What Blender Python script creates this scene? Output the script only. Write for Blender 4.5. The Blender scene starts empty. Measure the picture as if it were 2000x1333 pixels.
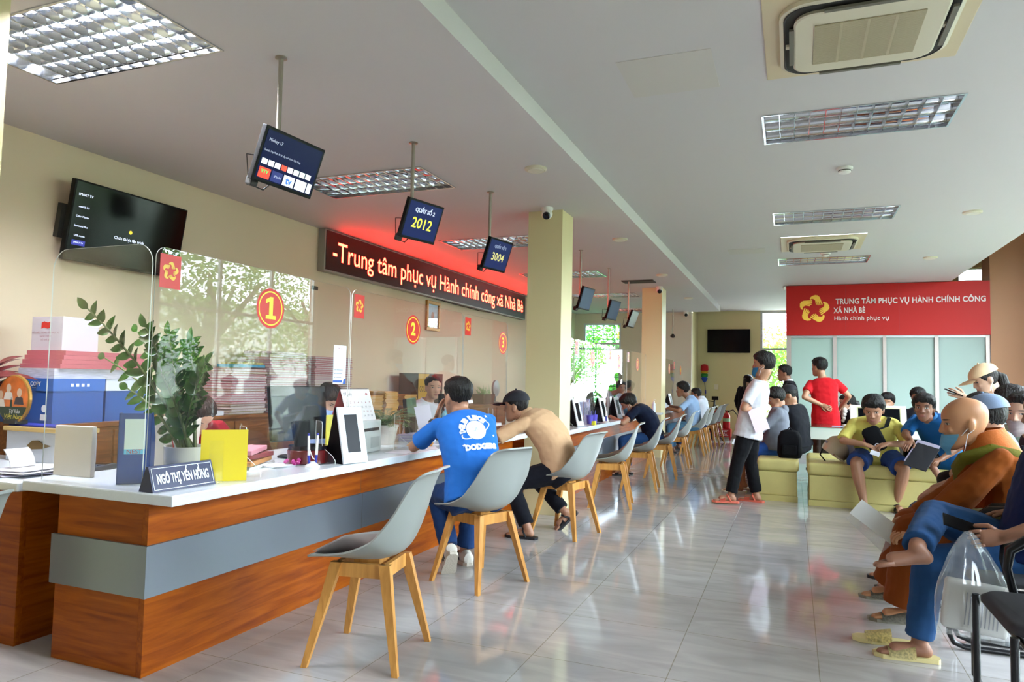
import bpy, bmesh, math, random
from mathutils import Vector as V, Matrix, noise
from mathutils.bvhtree import BVHTree
rnd = random.Random(7)
SC = bpy.context.scene
COL = SC.collection
PI = math.pi
rad = math.radians

# ------------------------------------------------------------------ camera
CAMF, YAW, PITCH, ROLL, CAMH = 1372.46, 0.3803446, 0.0558239, 0.0208717, 1.23692
_f = V((-math.sin(YAW)*math.cos(PITCH), math.cos(YAW)*math.cos(PITCH), math.sin(PITCH)))
_r0 = V((math.cos(YAW), math.sin(YAW), 0)); _u0 = _r0.cross(_f)
_r = _r0*math.cos(ROLL) + _u0*math.sin(ROLL); _u = _r.cross(_f)
cam = bpy.data.objects.new('camera', bpy.data.cameras.new('camera')); COL.objects.link(cam)
cam.data.sensor_width = 36; cam.data.lens = CAMF/2000*36; cam.data.clip_start = .05; cam.data.clip_end = 200
cam.matrix_world = Matrix(((_r.x, _u.x, -_f.x, 0), (_r.y, _u.y, -_f.y, 0), (_r.z, _u.z, -_f.z, CAMH), (0, 0, 0, 1)))
SC.camera = cam
EYE = V((0, 0, CAMH))
def ray(px, py): return _f + _r*((px-1000)/CAMF) - _u*((py-666.5)/CAMF)
def gz(px, py, z): d = ray(px, py); return EYE + d*((z-CAMH)/d.z)      # point of the room seen at a photo pixel, on a level
def gy(px, py, y): d = ray(px, py); return EYE + d*(y/d.y)             # ... on a cross plane
def gx(px, py, x): d = ray(px, py); return EYE + d*(x/d.x)             # ... on a lengthwise plane

# ------------------------------------------------------------------ light and exposure
SC.view_settings.view_transform = 'Standard'; SC.view_settings.look = 'None'
SC.view_settings.gamma = 1; SC.view_settings.use_curve_mapping = False
SC.view_settings.exposure = 1.43
SC.cycles.max_bounces = 7; SC.cycles.diffuse_bounces = 4; SC.cycles.glossy_bounces = 4
SC.cycles.transmission_bounces = 4; SC.cycles.transparent_max_bounces = 14
SC.cycles.caustics_reflective = False; SC.cycles.caustics_refractive = False
SC.cycles.sample_clamp_indirect = 6
W = bpy.data.worlds.new('overcast_sky'); SC.world = W; W.use_nodes = True
nt = W.node_tree; nt.nodes.clear()
wo = nt.nodes.new('ShaderNodeOutputWorld'); wb = nt.nodes.new('ShaderNodeBackground')
wb.inputs[0].default_value = (.86, .95, 1.12, 1); wb.inputs[1].default_value = 12.5
nt.links.new(wb.outputs[0], wo.inputs[0])

def portal(name, loc, rot, sx, sy):                                     # sampling portal in a window opening (gives no light itself)
    l = bpy.data.lights.new(name, 'AREA'); l.shape = 'RECTANGLE'; l.size = sx; l.size_y = sy
    l.cycles.is_portal = True
    o = bpy.data.objects.new(name, l); COL.objects.link(o); o.location = loc; o.rotation_euler = rot

# ------------------------------------------------------------------ materials
def lin(h):
    h = h.lstrip('#'); c = [int(h[i:i+2], 16)/255 for i in (0, 2, 4)]
    return tuple(((x+.055)/1.055)**2.4 if x > .04045 else x/12.92 for x in c) + (1,)
MC = {}
def new_mat(name):
    m = bpy.data.materials.new(name); m.use_nodes = True
    n = m.node_tree.nodes; return m, n, m.node_tree.links, n['Principled BSDF'], n['Material Output']
def M(name, color='888888', rough=.55, metal=0, spec=.5, emit=0, ecol=None, bump=0, bscale=60, var=0, vscale=8, sheen=0, coat=0, stretch=None, sss=0):
    if name in MC: return MC[name]
    m, n, L, b, o = new_mat(name); MC[name] = m
    c = lin(color); b.inputs['Base Color'].default_value = c
    b.inputs['Roughness'].default_value = rough; b.inputs['Metallic'].default_value = metal
    b.inputs['Specular IOR Level'].default_value = spec; b.inputs['Coat Weight'].default_value = coat
    b.inputs['Sheen Weight'].default_value = sheen*.15
    if emit:
        b.inputs['Emission Color'].default_value = lin(ecol or color); b.inputs['Emission Strength'].default_value = emit
    if bump or var:
        tc = n.new('ShaderNodeTexCoord'); src = tc.outputs['Object']
        if stretch:
            mp = n.new('ShaderNodeMapping'); mp.inputs['Scale'].default_value = stretch; L.new(src, mp.inputs[0]); src = mp.outputs[0]
        if bump:
            t = n.new('ShaderNodeTexNoise'); t.inputs['Scale'].default_value = bscale; t.inputs['Detail'].default_value = 4; L.new(src, t.inputs[0])
            bp = n.new('ShaderNodeBump'); bp.inputs['Strength'].default_value = bump; bp.inputs['Distance'].default_value = .02
            L.new(t.outputs[0], bp.inputs['Height']); L.new(bp.outputs[0], b.inputs['Normal'])
        if var:
            t = n.new('ShaderNodeTexNoise'); t.inputs['Scale'].default_value = vscale; t.inputs['Detail'].default_value = 5; L.new(src, t.inputs[0])
            r = n.new('ShaderNodeMapRange'); r.inputs[1].default_value = .3; r.inputs[2].default_value = .7
            r.inputs[3].default_value = 1-var; r.inputs[4].default_value = 1+var; L.new(t.outputs[0], r.inputs[0])
            mx = n.new('ShaderNodeMix'); mx.data_type = 'RGBA'; mx.blend_type = 'MULTIPLY'; mx.inputs[0].default_value = 1
            mx.inputs[6].default_value = c; L.new(r.outputs[0], mx.inputs[7]); L.new(mx.outputs[2], b.inputs['Base Color'])
    return m
def glassy(name, tint=(1, 1, 1), ior=1.45, haze=0.0, hazecol=(.8, .8, .8), rough=0.0, refl=1.0):
    """clear sheet: see-through with a mirror share after Fresnel, and a little milky haze"""
    if name in MC: return MC[name]
    m, n, L, b, o = new_mat(name); MC[name] = m; n.remove(b)
    tr = n.new('ShaderNodeBsdfTransparent'); tr.inputs[0].default_value = (*tint, 1)
    gl = n.new('ShaderNodeBsdfGlossy'); gl.inputs['Roughness'].default_value = rough; gl.inputs[0].default_value = (refl, refl, refl, 1)
    fr = n.new('ShaderNodeFresnel'); ge = n.new('ShaderNodeNewGeometry')
    io = n.new('ShaderNodeMapRange'); io.inputs[3].default_value = ior; io.inputs[4].default_value = 1/ior      # same mirror share from either side
    L.new(ge.outputs['Backfacing'], io.inputs[0]); L.new(io.outputs[0], fr.inputs[0])
    mx = n.new('ShaderNodeMixShader'); L.new(fr.outputs[0], mx.inputs[0]); L.new(tr.outputs[0], mx.inputs[1]); L.new(gl.outputs[0], mx.inputs[2])
    out = mx
    if haze:
        df = n.new('ShaderNodeBsdfDiffuse'); df.inputs[0].default_value = (*hazecol, 1)
        m2 = n.new('ShaderNodeMixShader'); m2.inputs[0].default_value = haze; L.new(mx.outputs[0], m2.inputs[1]); L.new(df.outputs[0], m2.inputs[2]); out = m2
    L.new(out.outputs[0], o.inputs[0]); return m
def frosted(name, col, share=.6):
    m, n, L, b, o = new_mat(name); n.remove(b)
    t = n.new('ShaderNodeBsdfTranslucent'); t.inputs[0].default_value = (*col, 1)
    d = n.new('ShaderNodeBsdfDiffuse'); d.inputs[0].default_value = (*[c*.5 for c in col], 1)
    g = n.new('ShaderNodeBsdfGlossy'); g.inputs['Roughness'].default_value = .25
    a = n.new('ShaderNodeMixShader'); a.inputs[0].default_value = 1-share; L.new(t.outputs[0], a.inputs[1]); L.new(d.outputs[0], a.inputs[2])
    c = n.new('ShaderNodeMixShader'); c.inputs[0].default_value = .04; L.new(a.outputs[0], c.inputs[1]); L.new(g.outputs[0], c.inputs[2])
    L.new(c.outputs[0], o.inputs[0]); MC[name] = m; return m
def wood(name, c1, c2, rough=.35, axis='x', scale=1.0, coat=.2):
    if name in MC: return MC[name]
    m, n, L, b, o = new_mat(name); MC[name] = m
    tc = n.new('ShaderNodeTexCoord'); mp = n.new('ShaderNodeMapping')
    s = {'x': (1.2, 14, 14), 'y': (14, 1.2, 14), 'z': (14, 14, 1.2)}[axis]; mp.inputs['Scale'].default_value = [k*scale for k in s]
    L.new(tc.outputs['Object'], mp.inputs[0])
    t = n.new('ShaderNodeTexNoise'); t.inputs['Scale'].default_value = 2.2; t.inputs['Detail'].default_value = 7; t.inputs['Distortion'].default_value = .8
    L.new(mp.outputs[0], t.inputs[0])
    r = n.new('ShaderNodeValToRGB'); r.color_ramp.elements[0].color = lin(c1); r.color_ramp.elements[1].color = lin(c2)
    r.color_ramp.elements[0].position = .3; r.color_ramp.elements[1].position = .68
    L.new(t.outputs[0], r.inputs[0]); L.new(r.outputs[0], b.inputs['Base Color'])
    b.inputs['Roughness'].default_value = rough; b.inputs['Coat Weight'].default_value = coat; b.inputs['Coat Roughness'].default_value = .15; b.inputs['Specular IOR Level'].default_value = .22
    return m
def floor_mat():
    m, n, L, b, o = new_mat('polished_tile'); MC['floor'] = m
    tc = n.new('ShaderNodeTexCoord'); mp = n.new('ShaderNodeMapping'); L.new(tc.outputs['Object'], mp.inputs[0])
    mp.inputs['Location'].default_value = (1.094+6, -4.259+6, 0)
    br = n.new('ShaderNodeTexBrick'); br.offset = 0; br.inputs['Scale'].default_value = 1
    br.inputs['Brick Width'].default_value = .6; br.inputs['Row Height'].default_value = .6; br.inputs['Mortar Size'].default_value = .0022
    br.inputs['Mortar Smooth'].default_value = .2; br.inputs['Bias'].default_value = 0
    br.inputs['Color1'].default_value = lin('b4b0ae'); br.inputs['Color2'].default_value = lin('aaa6a3'); br.inputs['Mortar'].default_value = lin('8c8578')
    L.new(mp.outputs[0], br.inputs[0])
    ms = n.new('ShaderNodeMapping'); ms.inputs['Scale'].default_value = (1.2, 5, 1); ms.inputs['Rotation'].default_value = (0, 0, .5); L.new(tc.outputs['Object'], ms.inputs[0])
    t = n.new('ShaderNodeTexNoise'); t.inputs['Scale'].default_value = 1.6; t.inputs['Detail'].default_value = 8; t.inputs['Distortion'].default_value = 1.2; L.new(ms.outputs[0], t.inputs[0])
    r = n.new('ShaderNodeValToRGB'); r.color_ramp.elements[0].position = .3; r.color_ramp.elements[1].position = .7
    r.color_ramp.elements[0].color = (.78, .77, .77, 1); r.color_ramp.elements[1].color = (1.04, 1.02, 1, 1); L.new(t.outputs[0], r.inputs[0])
    mx = n.new('ShaderNodeMix'); mx.data_type = 'RGBA'; mx.blend_type = 'MULTIPLY'; mx.inputs[0].default_value = 1
    L.new(br.outputs[0], mx.inputs[6]); L.new(r.outputs[0], mx.inputs[7]); L.new(mx.outputs[2], b.inputs['Base Color'])
    b.inputs['Roughness'].default_value = .07; b.inputs['Specular IOR Level'].default_value = .75
    bp = n.new('ShaderNodeBump'); bp.inputs['Strength'].default_value = .25; bp.inputs['Distance'].default_value = .004; bp.invert = True
    L.new(br.outputs['Fac'], bp.inputs['Height']); L.new(bp.outputs[0], b.inputs['Normal'])
    return m

# ------------------------------------------------------------------ mesh builder
class MB:
    def __init__(s): s.bm = bmesh.new(); s.m = None; s.mi = 0
    def _add(s, fn):
        n0 = len(s.bm.verts); f0 = len(s.bm.faces); fn()
        s.bm.verts.ensure_lookup_table(); s.bm.faces.ensure_lookup_table()
        if s.m is not None:
            for v in s.bm.verts[n0:]: v.co = s.m @ v.co
        for f in s.bm.faces[f0:]: f.material_index = s.mi
        return s
    def box(s, x0, x1, y0, y1, z0, z1, bev=0, seg=2):
        def fn():
            t = bmesh.new(); bmesh.ops.create_cube(t, size=1)
            for v in t.verts: v.co = V((x0+(v.co.x+.5)*(x1-x0), y0+(v.co.y+.5)*(y1-y0), z0+(v.co.z+.5)*(z1-z0)))
            if bev: bmesh.ops.bevel(t, geom=t.edges[:], offset=bev, segments=seg, affect='EDGES', profile=.6)
            s.join(t)
        return s._add(fn)
    def join(s, t):
        t.verts.index_update(); vs = [s.bm.verts.new(v.co) for v in t.verts]
        for f in t.faces:
            try: s.bm.faces.new([vs[v.index] for v in f.verts]).smooth = f.smooth
            except ValueError: pass
        t.free()
    def loft(s, rings, closed=True, caps=True):
        def fn():
            R = [[s.bm.verts.new(p) for p in r] for r in rings]; k = len(R[0])
            for a, b in zip(R, R[1:]):
                for i in range(k if closed else k-1):
                    j = (i+1) % k; s.bm.faces.new((a[i], a[j], b[j], b[i]))
            if caps and closed:
                s.bm.faces.new(list(reversed(R[0]))); s.bm.faces.new(R[-1])
        return s._add(fn)
    def tube(s, pts, r, n=10, caps=True):
        pts = [V(p) for p in pts]; rs = r if isinstance(r, (list, tuple)) else [r]*len(pts); rings = []
        t = (pts[1]-pts[0]).normalized(); up = V((0, 0, 1)) if abs(t.z) < .9 else V((1, 0, 0))
        a = t.cross(up).normalized()
        for i, p in enumerate(pts):
            t = (pts[min(i+1, len(pts)-1)]-pts[max(i-1, 0)]).normalized()
            a = (a - t*a.dot(t)).normalized(); b = t.cross(a)
            rings.append([p + (a*math.cos(2*PI*k/n) + b*math.sin(2*PI*k/n))*rs[i] for k in range(n)])
        return s.loft(rings, caps=caps)
    def cyl(s, c, r, h, n=24, r2=None): 
        c = V(c); return s.tube([c, c+V((0, 0, h))], [r, r if r2 is None else r2], n)
    def lathe(s, c, prof, n=28):
        c = V(c); return s.loft([[c+V((max(r, .0004)*math.cos(2*PI*k/n), max(r, .0004)*math.sin(2*PI*k/n), z)) for k in range(n)] for r, z in prof])
    def ball(s, c, r, n=12, rot=None):
        r = (r, r, r) if not isinstance(r, (tuple, list)) else r; c = V(c)
        def fn():
            t = bmesh.new(); bmesh.ops.create_uvsphere(t, u_segments=n*2 if n < 12 else n+6, v_segments=n, radius=1)
            for v in t.verts:
                q = V((v.co.x*r[0], v.co.y*r[1], v.co.z*r[2]))
                v.co = c + (rot @ q if rot else q)
            s.join(t)
        return s._add(fn)
    def poly(s, pts): 
        def fn(): s.bm.faces.new([s.bm.verts.new(p) for p in pts])
        return s._add(fn)
    def prism(s, pts2, h, plane='xy', o=(0, 0, 0)):
        """outline in a plane, pushed along its normal by h"""
        o = V(o); f = {'xy': lambda a, b, c: V((a, b, c)), 'xz': lambda a, b, c: V((a, c, b)), 'yz': lambda a, b, c: V((c, a, b))}[plane]
        def fn():
            A = [s.bm.verts.new(o+f(a, b, 0)) for a, b in pts2]; B = [s.bm.verts.new(o+f(a, b, h)) for a, b in pts2]
            s.bm.faces.new(A); s.bm.faces.new(list(reversed(B))); k = len(A)
            for i in range(k): s.bm.faces.new((A[i], B[i], B[(i+1) % k], A[(i+1) % k]))
        return s._add(fn)
    def build(s, name, mat, parent=None, smooth=False, world=False, fixn=True):
        if fixn: bmesh.ops.recalc_face_normals(s.bm, faces=s.bm.faces[:])
        if world and parent is not None:
            inv = PM[parent.name].inverted()
            for v in s.bm.verts: v.co = inv @ v.co
        me = bpy.data.meshes.new(name); s.bm.to_mesh(me); s.bm.free()
        return link(name, me, mat, parent, smooth)
def link(name, me, mat, parent=None, smooth=False):
    for m in (mat if isinstance(mat, (list, tuple)) else [mat]): me.materials.append(m)
    if smooth:
        me.polygons.foreach_set('use_smooth', [True]*len(me.polygons))
        try: me.set_sharp_from_angle(angle=rad(42 if smooth is True else smooth))
        except Exception: pass
    o = bpy.data.objects.new(name, me); COL.objects.link(o)
    if parent is not None: o.parent = parent; PM[o.name] = PM[parent.name]
    else: PM[o.name] = Matrix()
    return o
PM = {}
def tag(o, label=None, cat=None, group=None, kind=None):
    if label: o['label'] = label
    if cat: o['category'] = cat
    if group: o['group'] = group
    if kind: o['kind'] = kind
    return o
def thing(name, label, cat, loc=(0, 0, 0), rz=0, group=None, mat=None):
    o = bpy.data.objects.new(name, None); COL.objects.link(o); o.empty_display_size = .1
    m = mat if mat is not None else Matrix.Translation(loc) @ Matrix.Rotation(rz, 4, 'Z')
    o.matrix_world = m; PM[o.name] = m
    return tag(o, label, cat, group)
def S(o): return tag(o, kind='structure')
def dup(root, loc=None, rz=None, label=None, group=None, mat=None):
    r = root.copy(); COL.objects.link(r)
    m = mat if mat is not None else Matrix.Translation(loc) @ Matrix.Rotation(rz or 0, 4, 'Z')
    r.matrix_world = m; PM[r.name] = m
    if label: r['label'] = label
    if group: r['group'] = group
    for ch in list(root.children):
        c = ch.copy(); COL.objects.link(c); c.parent = r
        for g in list(ch.children):
            d = g.copy(); COL.objects.link(d); d.parent = c
    return r
def evalmesh(o):
    dg = bpy.context.evaluated_depsgraph_get(); return bpy.data.meshes.new_from_object(o.evaluated_get(dg))
def text_mesh(s, size, align='CENTER', bold=0.0, shear=0, spacing=1, extrude=0, res=3):
    c = bpy.data.curves.new('lettering', 'FONT'); c.body = s; c.size = size; c.align_x = align; c.align_y = 'CENTER'
    c.offset = bold; c.shear = shear; c.space_character = spacing; c.extrude = extrude; c.resolution_u = res
    o = bpy.data.objects.new('lettering', c); COL.objects.link(o); me = evalmesh(o)
    bpy.data.objects.remove(o); bpy.data.curves.remove(c); return me
def frame_mat(o, normal, up=(0, 0, 1)):
    """matrix whose local x = right, y = up, z = out of a sign facing NORMAL"""
    n = V(normal).normalized(); r = V(up).cross(n).normalized(); u = n.cross(r)
    return Matrix(((r.x, u.x, n.x, o[0]), (r.y, u.y, n.y, o[1]), (r.z, u.z, n.z, o[2]), (0, 0, 0, 1)))
def write(s, size, mat, parent, mw, name='lettering', fit=None, **k):
    """lettering laid on a plane (mw: local x right, y up, z out); fit = wanted width"""
    me = text_mesh(s, size, **k)
    if fit and len(me.vertices):
        xs = [v.co.x for v in me.vertices]; sc = fit/(max(xs)-min(xs)); me.transform(Matrix.Diagonal((sc, 1, 1, 1)))
    m = mw
    if parent is not None: m = PM[parent.name].inverted() @ mw if parent.name in PM else mw
    me.transform(m); me.name = name
    return link(name, me, mat, parent)
HAND = [(-.27,.70),(-.25,.80),(-.12,.92),(.08,.98),(.24,.95),(.36,.82),(.55,.31),(.47,.28),(.385,.52),(.365,.52),(.42,.26),(.345,.25),(.28,.51),(.26,.51),(.30,.25),(.22,.26),(.18,.52),(.16,.53),(.18,.30),(.11,.33),(.07,.60),(-.04,.70),(-.15,.72),(-.20,.66)]
def emblem(mb, mw, R, z=.001):
    """ring of five hands forming a star"""
    for k in range(5):
        a = -2*PI*k/5; ca, sa = math.cos(a), math.sin(a)
        mb.poly([mw @ V(((x*ca-y*sa)*R, (x*sa+y*ca)*R, z)) for x, y in HAND])
# ------------------------------------------------------------------ the room
XL, XR, YF, YB = -4.80, 3.9, -4.0, 17.2          # left wall, right wall, street front, back wall
HL, HR, XS, XC = 2.85, 2.97, -1.48, 2.36          # lowered ceiling over the counters, hall ceiling, their step, edge of the hall ceiling
wallm = M('wall_paint', 'dbcaae', .6, bump=.03, bscale=200)
wallback = M('back_wall_paint', 'cfc592', .6)
whitewall = M('pale_wall_paint', 'e6ddc6', .6)
ceilm = M('ceiling_paint', 'd0cccb', .7)
colm = M('column_paint', 'dccf9f', .5)
peach = M('peach_wall_paint', 'a0734f', .6)  # red reflection of the fascia sign is put into this wall colour
alu = M('window_aluminium', 'b9bcbb', .35, .6)
pane = glassy('window_pane', (.97, 1, .985), 1.45)

b = MB(); b.box(-9, 4.5, -4.5, 20, -.1, 0); S(b.build('floor', floor_mat()))

def slab(b, x0, x1, y0, y1, z, holes, up=True):
    xs = sorted({x0, x1, *[h[0] for h in holes], *[h[1] for h in holes]}); ys = sorted({y0, y1, *[h[2] for h in holes], *[h[3] for h in holes]})
    for i in range(len(xs)-1):
        for j in range(len(ys)-1):
            cx, cy = (xs[i]+xs[i+1])/2, (ys[j]+ys[j+1])/2
            if any(h[0] < cx < h[1] and h[2] < cy < h[3] for h in holes): continue
            b.poly([(xs[i], ys[j], z), (xs[i], ys[j+1], z), (xs[i+1], ys[j+1], z), (xs[i+1], ys[j], z)])
LY = [-3.18, -.58, 2.02, 4.62, 7.22, 9.82, 12.42, 15.02]                 # counter-side luminaires, every 2.6 m
LEFT_L = [(-3.84, -2.63, y, y+.61) for y in LY]
RIGHT_L = [(-.185, .955, y, y+.57) for y in (-.78, 1.96, 4.70, 7.44, 10.18)]
AC = [(-.13, .785, 3.22, 4.13), (-.13, .785, 8.71, 9.63)]
achole = [(x0+.004, x1-.004, y0+.004, y1-.004) for x0, x1, y0, y1 in AC]
b = MB(); slab(b, XL, XS, YF, 16.07, HL, LEFT_L)
b.poly([(XS, YF, HL), (XS, 16.07, HL), (XS, 16.07, HR), (XS, YF, HR)])
b.poly([(XL, 16.07, HL), (XS, 16.07, HL), (XS, 16.07, HR), (XL, 16.07, HR)])
S(b.build('ceiling', ceilm, fixn=False))
b = MB(); slab(b, XS, XC, YF, YB, HR, RIGHT_L+achole); b.poly([(-2.1, 16.07, HR), (-2.1, YB, HR), (XS, YB, HR), (XS, 16.07, HR)])
S(b.build('ceiling', ceilm, fixn=False))
b = MB(); b.poly([(XC, YF, HR), (XC, YB, HR), (XC, YB, 4.1), (XC, YF, 4.1)]); b.poly([(XC, YF, 4.1), (XC, YB, 4.1), (XR, YB, 4.1), (XR, YF, 4.1)])
S(b.build('ceiling', peach, fixn=False))

def wall_holes(b, axis, at, a0, a1, z0, z1, holes, t=.2):
    """wall of thickness t with openings (a0, a1, z0, z1)"""
    xs = sorted({a0, a1, *[h[0] for h in holes], *[h[1] for h in holes]}); zs = sorted({z0, z1, *[h[2] for h in holes], *[h[3] for h in holes]})
    for i in range(len(xs)-1):
        for j in range(len(zs)-1):
            ca, cz = (xs[i]+xs[i+1])/2, (zs[j]+zs[j+1])/2
            if any(h[0] < ca < h[1] and h[2] < cz < h[3] for h in holes): continue
            if axis == 'x': b.box(at, at+t, xs[i], xs[i+1], zs[j], zs[j+1])
            else: b.box(xs[i], xs[i+1], at, at+t, zs[j], zs[j+1])
b = MB(); b.box(XL-.2, XL, YF, 16.1, 0, 3.1); S(b.build('wall_left', wallm))
WIN_R = [(1.3, 3.6, .2, 3.6), (4.0, 7.5, .2, 3.6), (7.9, 11.7, .2, 3.6)]
b = MB(); wall_holes(b, 'x', XR, YF, YB, 0, 4.1, WIN_R); S(b.build('wall_right', peach))
WIN_F = [(2.3, 3.6, .3, 2.4)]
b = MB(); wall_holes(b, 'y', YF-.2, XL, XR, 0, 4.1, WIN_F); S(b.build('wall_front', wallm))
WIN_B = [(-.69, .75, .25, HR-.01), (3.25, 3.80, 3.52, 3.8)]
b = MB(); wall_holes(b, 'y', YB, -2.3, XR+.2, 0, 4.1, WIN_B); S(b.build('wall_back', wallback))
b = MB(); b.box(-2.3, -2.1, 16.25, YB, 0, HR); S(b.build('wall_return', wallback))
WIN_O = [(-4.60, -3.70, .72, 2.62)]
b = MB(); wall_holes(b, 'y', 16.07, XL, -2.1, 0, HL, WIN_O, .18); S(b.build('wall_office_end', whitewall))

def window(name, axis, at, a0, a1, z0, z1, mull=(), rails=(), fw=.05, glass=pane, mat=alu, t=.06):
    f = MB(); g = MB()
    def bx(m, p0, p1, q0, q1, d=0):
        if axis == 'x': m.box(at+d, at+t-d, p0, p1, q0, q1)
        else: m.box(p0, p1, at+d, at+t-d, q0, q1)
    bx(f, a0, a0+fw, z0, z1); bx(f, a1-fw, a1, z0, z1); bx(f, a0+fw, a1-fw, z0, z0+fw); bx(f, a0+fw, a1-fw, z1-fw, z1)
    for m in mull: bx(f, m-fw/2, m+fw/2, z0+fw, z1-fw, .002)
    for r in rails: bx(f, a0+fw, a1-fw, r-fw/2, r+fw/2, .004)
    bx(g, a0+fw, a1-fw, z0+fw, z1-fw, t*.45)
    o = S(f.build(name, mat)); g.build('glass', glass, o); return o
for i, (a, c, z0, z1) in enumerate(WIN_R): window('window_%d' % (i+1), 'x', XR+.06, a, c, z0, z1, [a+(c-a)*k/3 for k in (1, 2)], [2.3])
for i, (a, c, z0, z1) in enumerate(WIN_F): window('window_%d' % (i+4), 'y', YF-.13, a, c, z0, z1, [(a+c)/2], [2.15])
for i, (a, c, z0, z1) in enumerate(WIN_B): window('window_%d' % (i+5), 'y', YB+.04, a, c, z0, z1, [a+(c-a)*k/2 for k in ((1,) if i < 1 else ())], [2.08] if i < 1 else [], fw=.05 if i < 1 else .03)
ow = window('window_7', 'y', 16.08, -4.60, -3.70, .72, 2.62, [], [2.14], fw=.045, mat=M('white_frame', 'dfe4ea', .4), glass=glassy('green_pane', (.50, .74, .62), 1.45))
b = MB()
for k in range(17): b.box(-4.58, -3.72, 16.19, 16.205, .80+k*.11, .815+k*.11)
for x in (-4.4, -4.15, -3.9): b.box(x-.008, x+.008, 16.205, 16.22, .75, 2.6)
b.build('grille', M('window_bar', '3c4746', .5), ow)
b = MB(); wf = M('white_frame'); b.box(-4.66, -4.61, 15.35, 15.39, .74, 2.12); b.box(-4.66, -4.61, 16.03, 16.07, .74, 2.12); b.box(-4.66, -4.61, 15.39, 16.03, .74, .79); b.box(-4.66, -4.61, 15.39, 16.03, 2.07, 2.12)
lf = b.build('casement', wf, ow); b = MB(); b.box(-4.64, -4.63, 15.39, 16.03, .79, 2.07); b.build('glass', glassy('green_pane'), lf)
for i, (a, c, z0, z1) in enumerate(WIN_R): portal('window_portal_right', (XR-.02, (a+c)/2, (z0+z1)/2), (0, rad(90), 0), z1-z0, c-a)
portal('window_portal_front', (2.95, YF+.02, 1.35), (rad(90), 0, 0), 1.3, 2.1); portal('window_portal_back', (.13, YB-.02, 1.62), (rad(-90), 0, 0), 1.64, 2.7)
portal('window_portal_office', (-4.15, 16.05, 1.67), (rad(-90), 0, 0), .9, 1.9)

# columns
def column(x0, x1, y0, y1, m=colm, h=HL, name='column'):
    b = MB(); b.box(x0, x1, y0, y1, 0, h); return S(b.build(name, m))
column(-2.345, -2.005, 6.23, 6.57); column(-2.372, -2.036, 11.85, 12.26); column(-3.5, -3.09, 1.55, 1.9)
column(2.89, XR, 13.0, 13.5, peach, 4.1)
# skirting under the back wall
b = MB(); b.box(-2.1, 3.0, YB-.015, YB, 0, .1); S(b.build('baseboard_back', M('skirting', 'b9b0a0', .3)))
# glazed partition with the red fascia
pf = S(MB().box(-.10, 2.89, 13.03, 13.11, 2.07, 2.13).box(-.10, 2.89, 13.03, 13.11, 0, .08).build('partition', alu))
b = MB()
for x0, x1 in ((-.097, -.022), (.638, .693), (1.386, 1.438), (2.128, 2.185), (2.83, 2.89)): b.box(x0, x1, 13.025, 13.115, 0, 2.11)
b.build('mullion', M('mullion_metal', 'b3a79f', .4, .4), pf)
fg = frosted('frosted_glass', (.78, .93, .86))
for x0, x1 in ((-.022, .638), (.693, 1.386), (1.438, 2.128), (2.185, 2.83)):
    MB().box(x0, x1, 13.06, 13.075, 0.08, 2.07).build('frosted_glass', fg, pf)
b = MB(); b.box(-.10, 2.89, 13.02, 13.15, 2.13, HR); b.build('header', peach, pf)
# outside
S(MB().box(-30, 45, -40, 60, -.35, -.12).build('ground', M('outside_paving', '4f5a46', .9)))
S(MB().box(26, 27, -30, 50, -.1, 5.5).build('reflection_backdrop', M('backdrop_render', 'b4b6a8', .8)))  # unseen wall, added to dim the bright outside mirrored in the counter screens
def tree(loc, h, r, label, seed, n=5200):
    rn = random.Random(seed); t = thing('tree', label, 'tree', loc, group='trees outside the windows')
    b = MB(); b.tube([(0, 0, -.1), (.06, .03, h*.3), (-.05, .06, h*.6)], [r*.09, r*.07, r*.04], 8)
    for k in range(5): a = k*1.3; b.tube([(0, .03, h*.35), (math.cos(a)*r*.5, math.sin(a)*r*.5, h*.62)], [r*.04, r*.02], 6)
    b.build('trunk', M('bark', '5b4c3c', .9), t)
    b = MB(); cl = [(V((rn.uniform(-1, 1)*r*.65, rn.uniform(-1, 1)*r*.65, h*rn.uniform(.35, .95))), r*rn.uniform(.3, .55)) for _ in range(14)]
    for _ in range(n):
        c, q = rn.choice(cl); d = V((rn.gauss(0, 1), rn.gauss(0, 1), rn.gauss(0, 1))).normalized(); p = c + d*q*rn.uniform(.6, 1)
        a = V((rn.gauss(0, 1), rn.gauss(0, 1), rn.gauss(0, .6))).normalized()*.055*rn.uniform(.7, 1.5); e = a.cross(d+V((0, 0, .01))).normalized()*a.length*.5
        b.poly([p-a, p+e, p+a, p-e])
    m = M('tree_leaf', '35641b', .6)
    if not m.get('t'):
        m['t'] = 1; n_ = m.node_tree.nodes; L = m.node_tree.links; pb = n_['Principled BSDF']; tr = n_.new('ShaderNodeBsdfTranslucent'); tr.inputs[0].default_value = lin('7fb02c')
        mx = n_.new('ShaderNodeMixShader'); mx.inputs[0].default_value = .45; L.new(pb.outputs[0], mx.inputs[1]); L.new(tr.outputs[0], mx.inputs[2]); L.new(mx.outputs[0], n_['Material Output'].inputs[0])
    b.build('foliage', m, t, fixn=False); return t
t0 = tree((-.9, 23.5, -.12), 3.2, 1.7, 'leafy green tree outside the clear window beside the red fascia', 3)
dup(t0, (3.4, 25.5, -.12), 1.1, 'leafy green tree behind the frosted glass partition')
t1 = tree((-5.0, 21.4, -.12), 4.2, 2.0, 'leafy green tree outside the barred office window', 5)
t3 = tree((-4.3, 17.75, -.12), 1.9, 1.1, 'low leafy bush right outside the barred office window', 15, 3600); dup(t3, (-6.9, 17.9, -.12), 2.2, 'low leafy bush farther left outside the barred office window')
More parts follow.
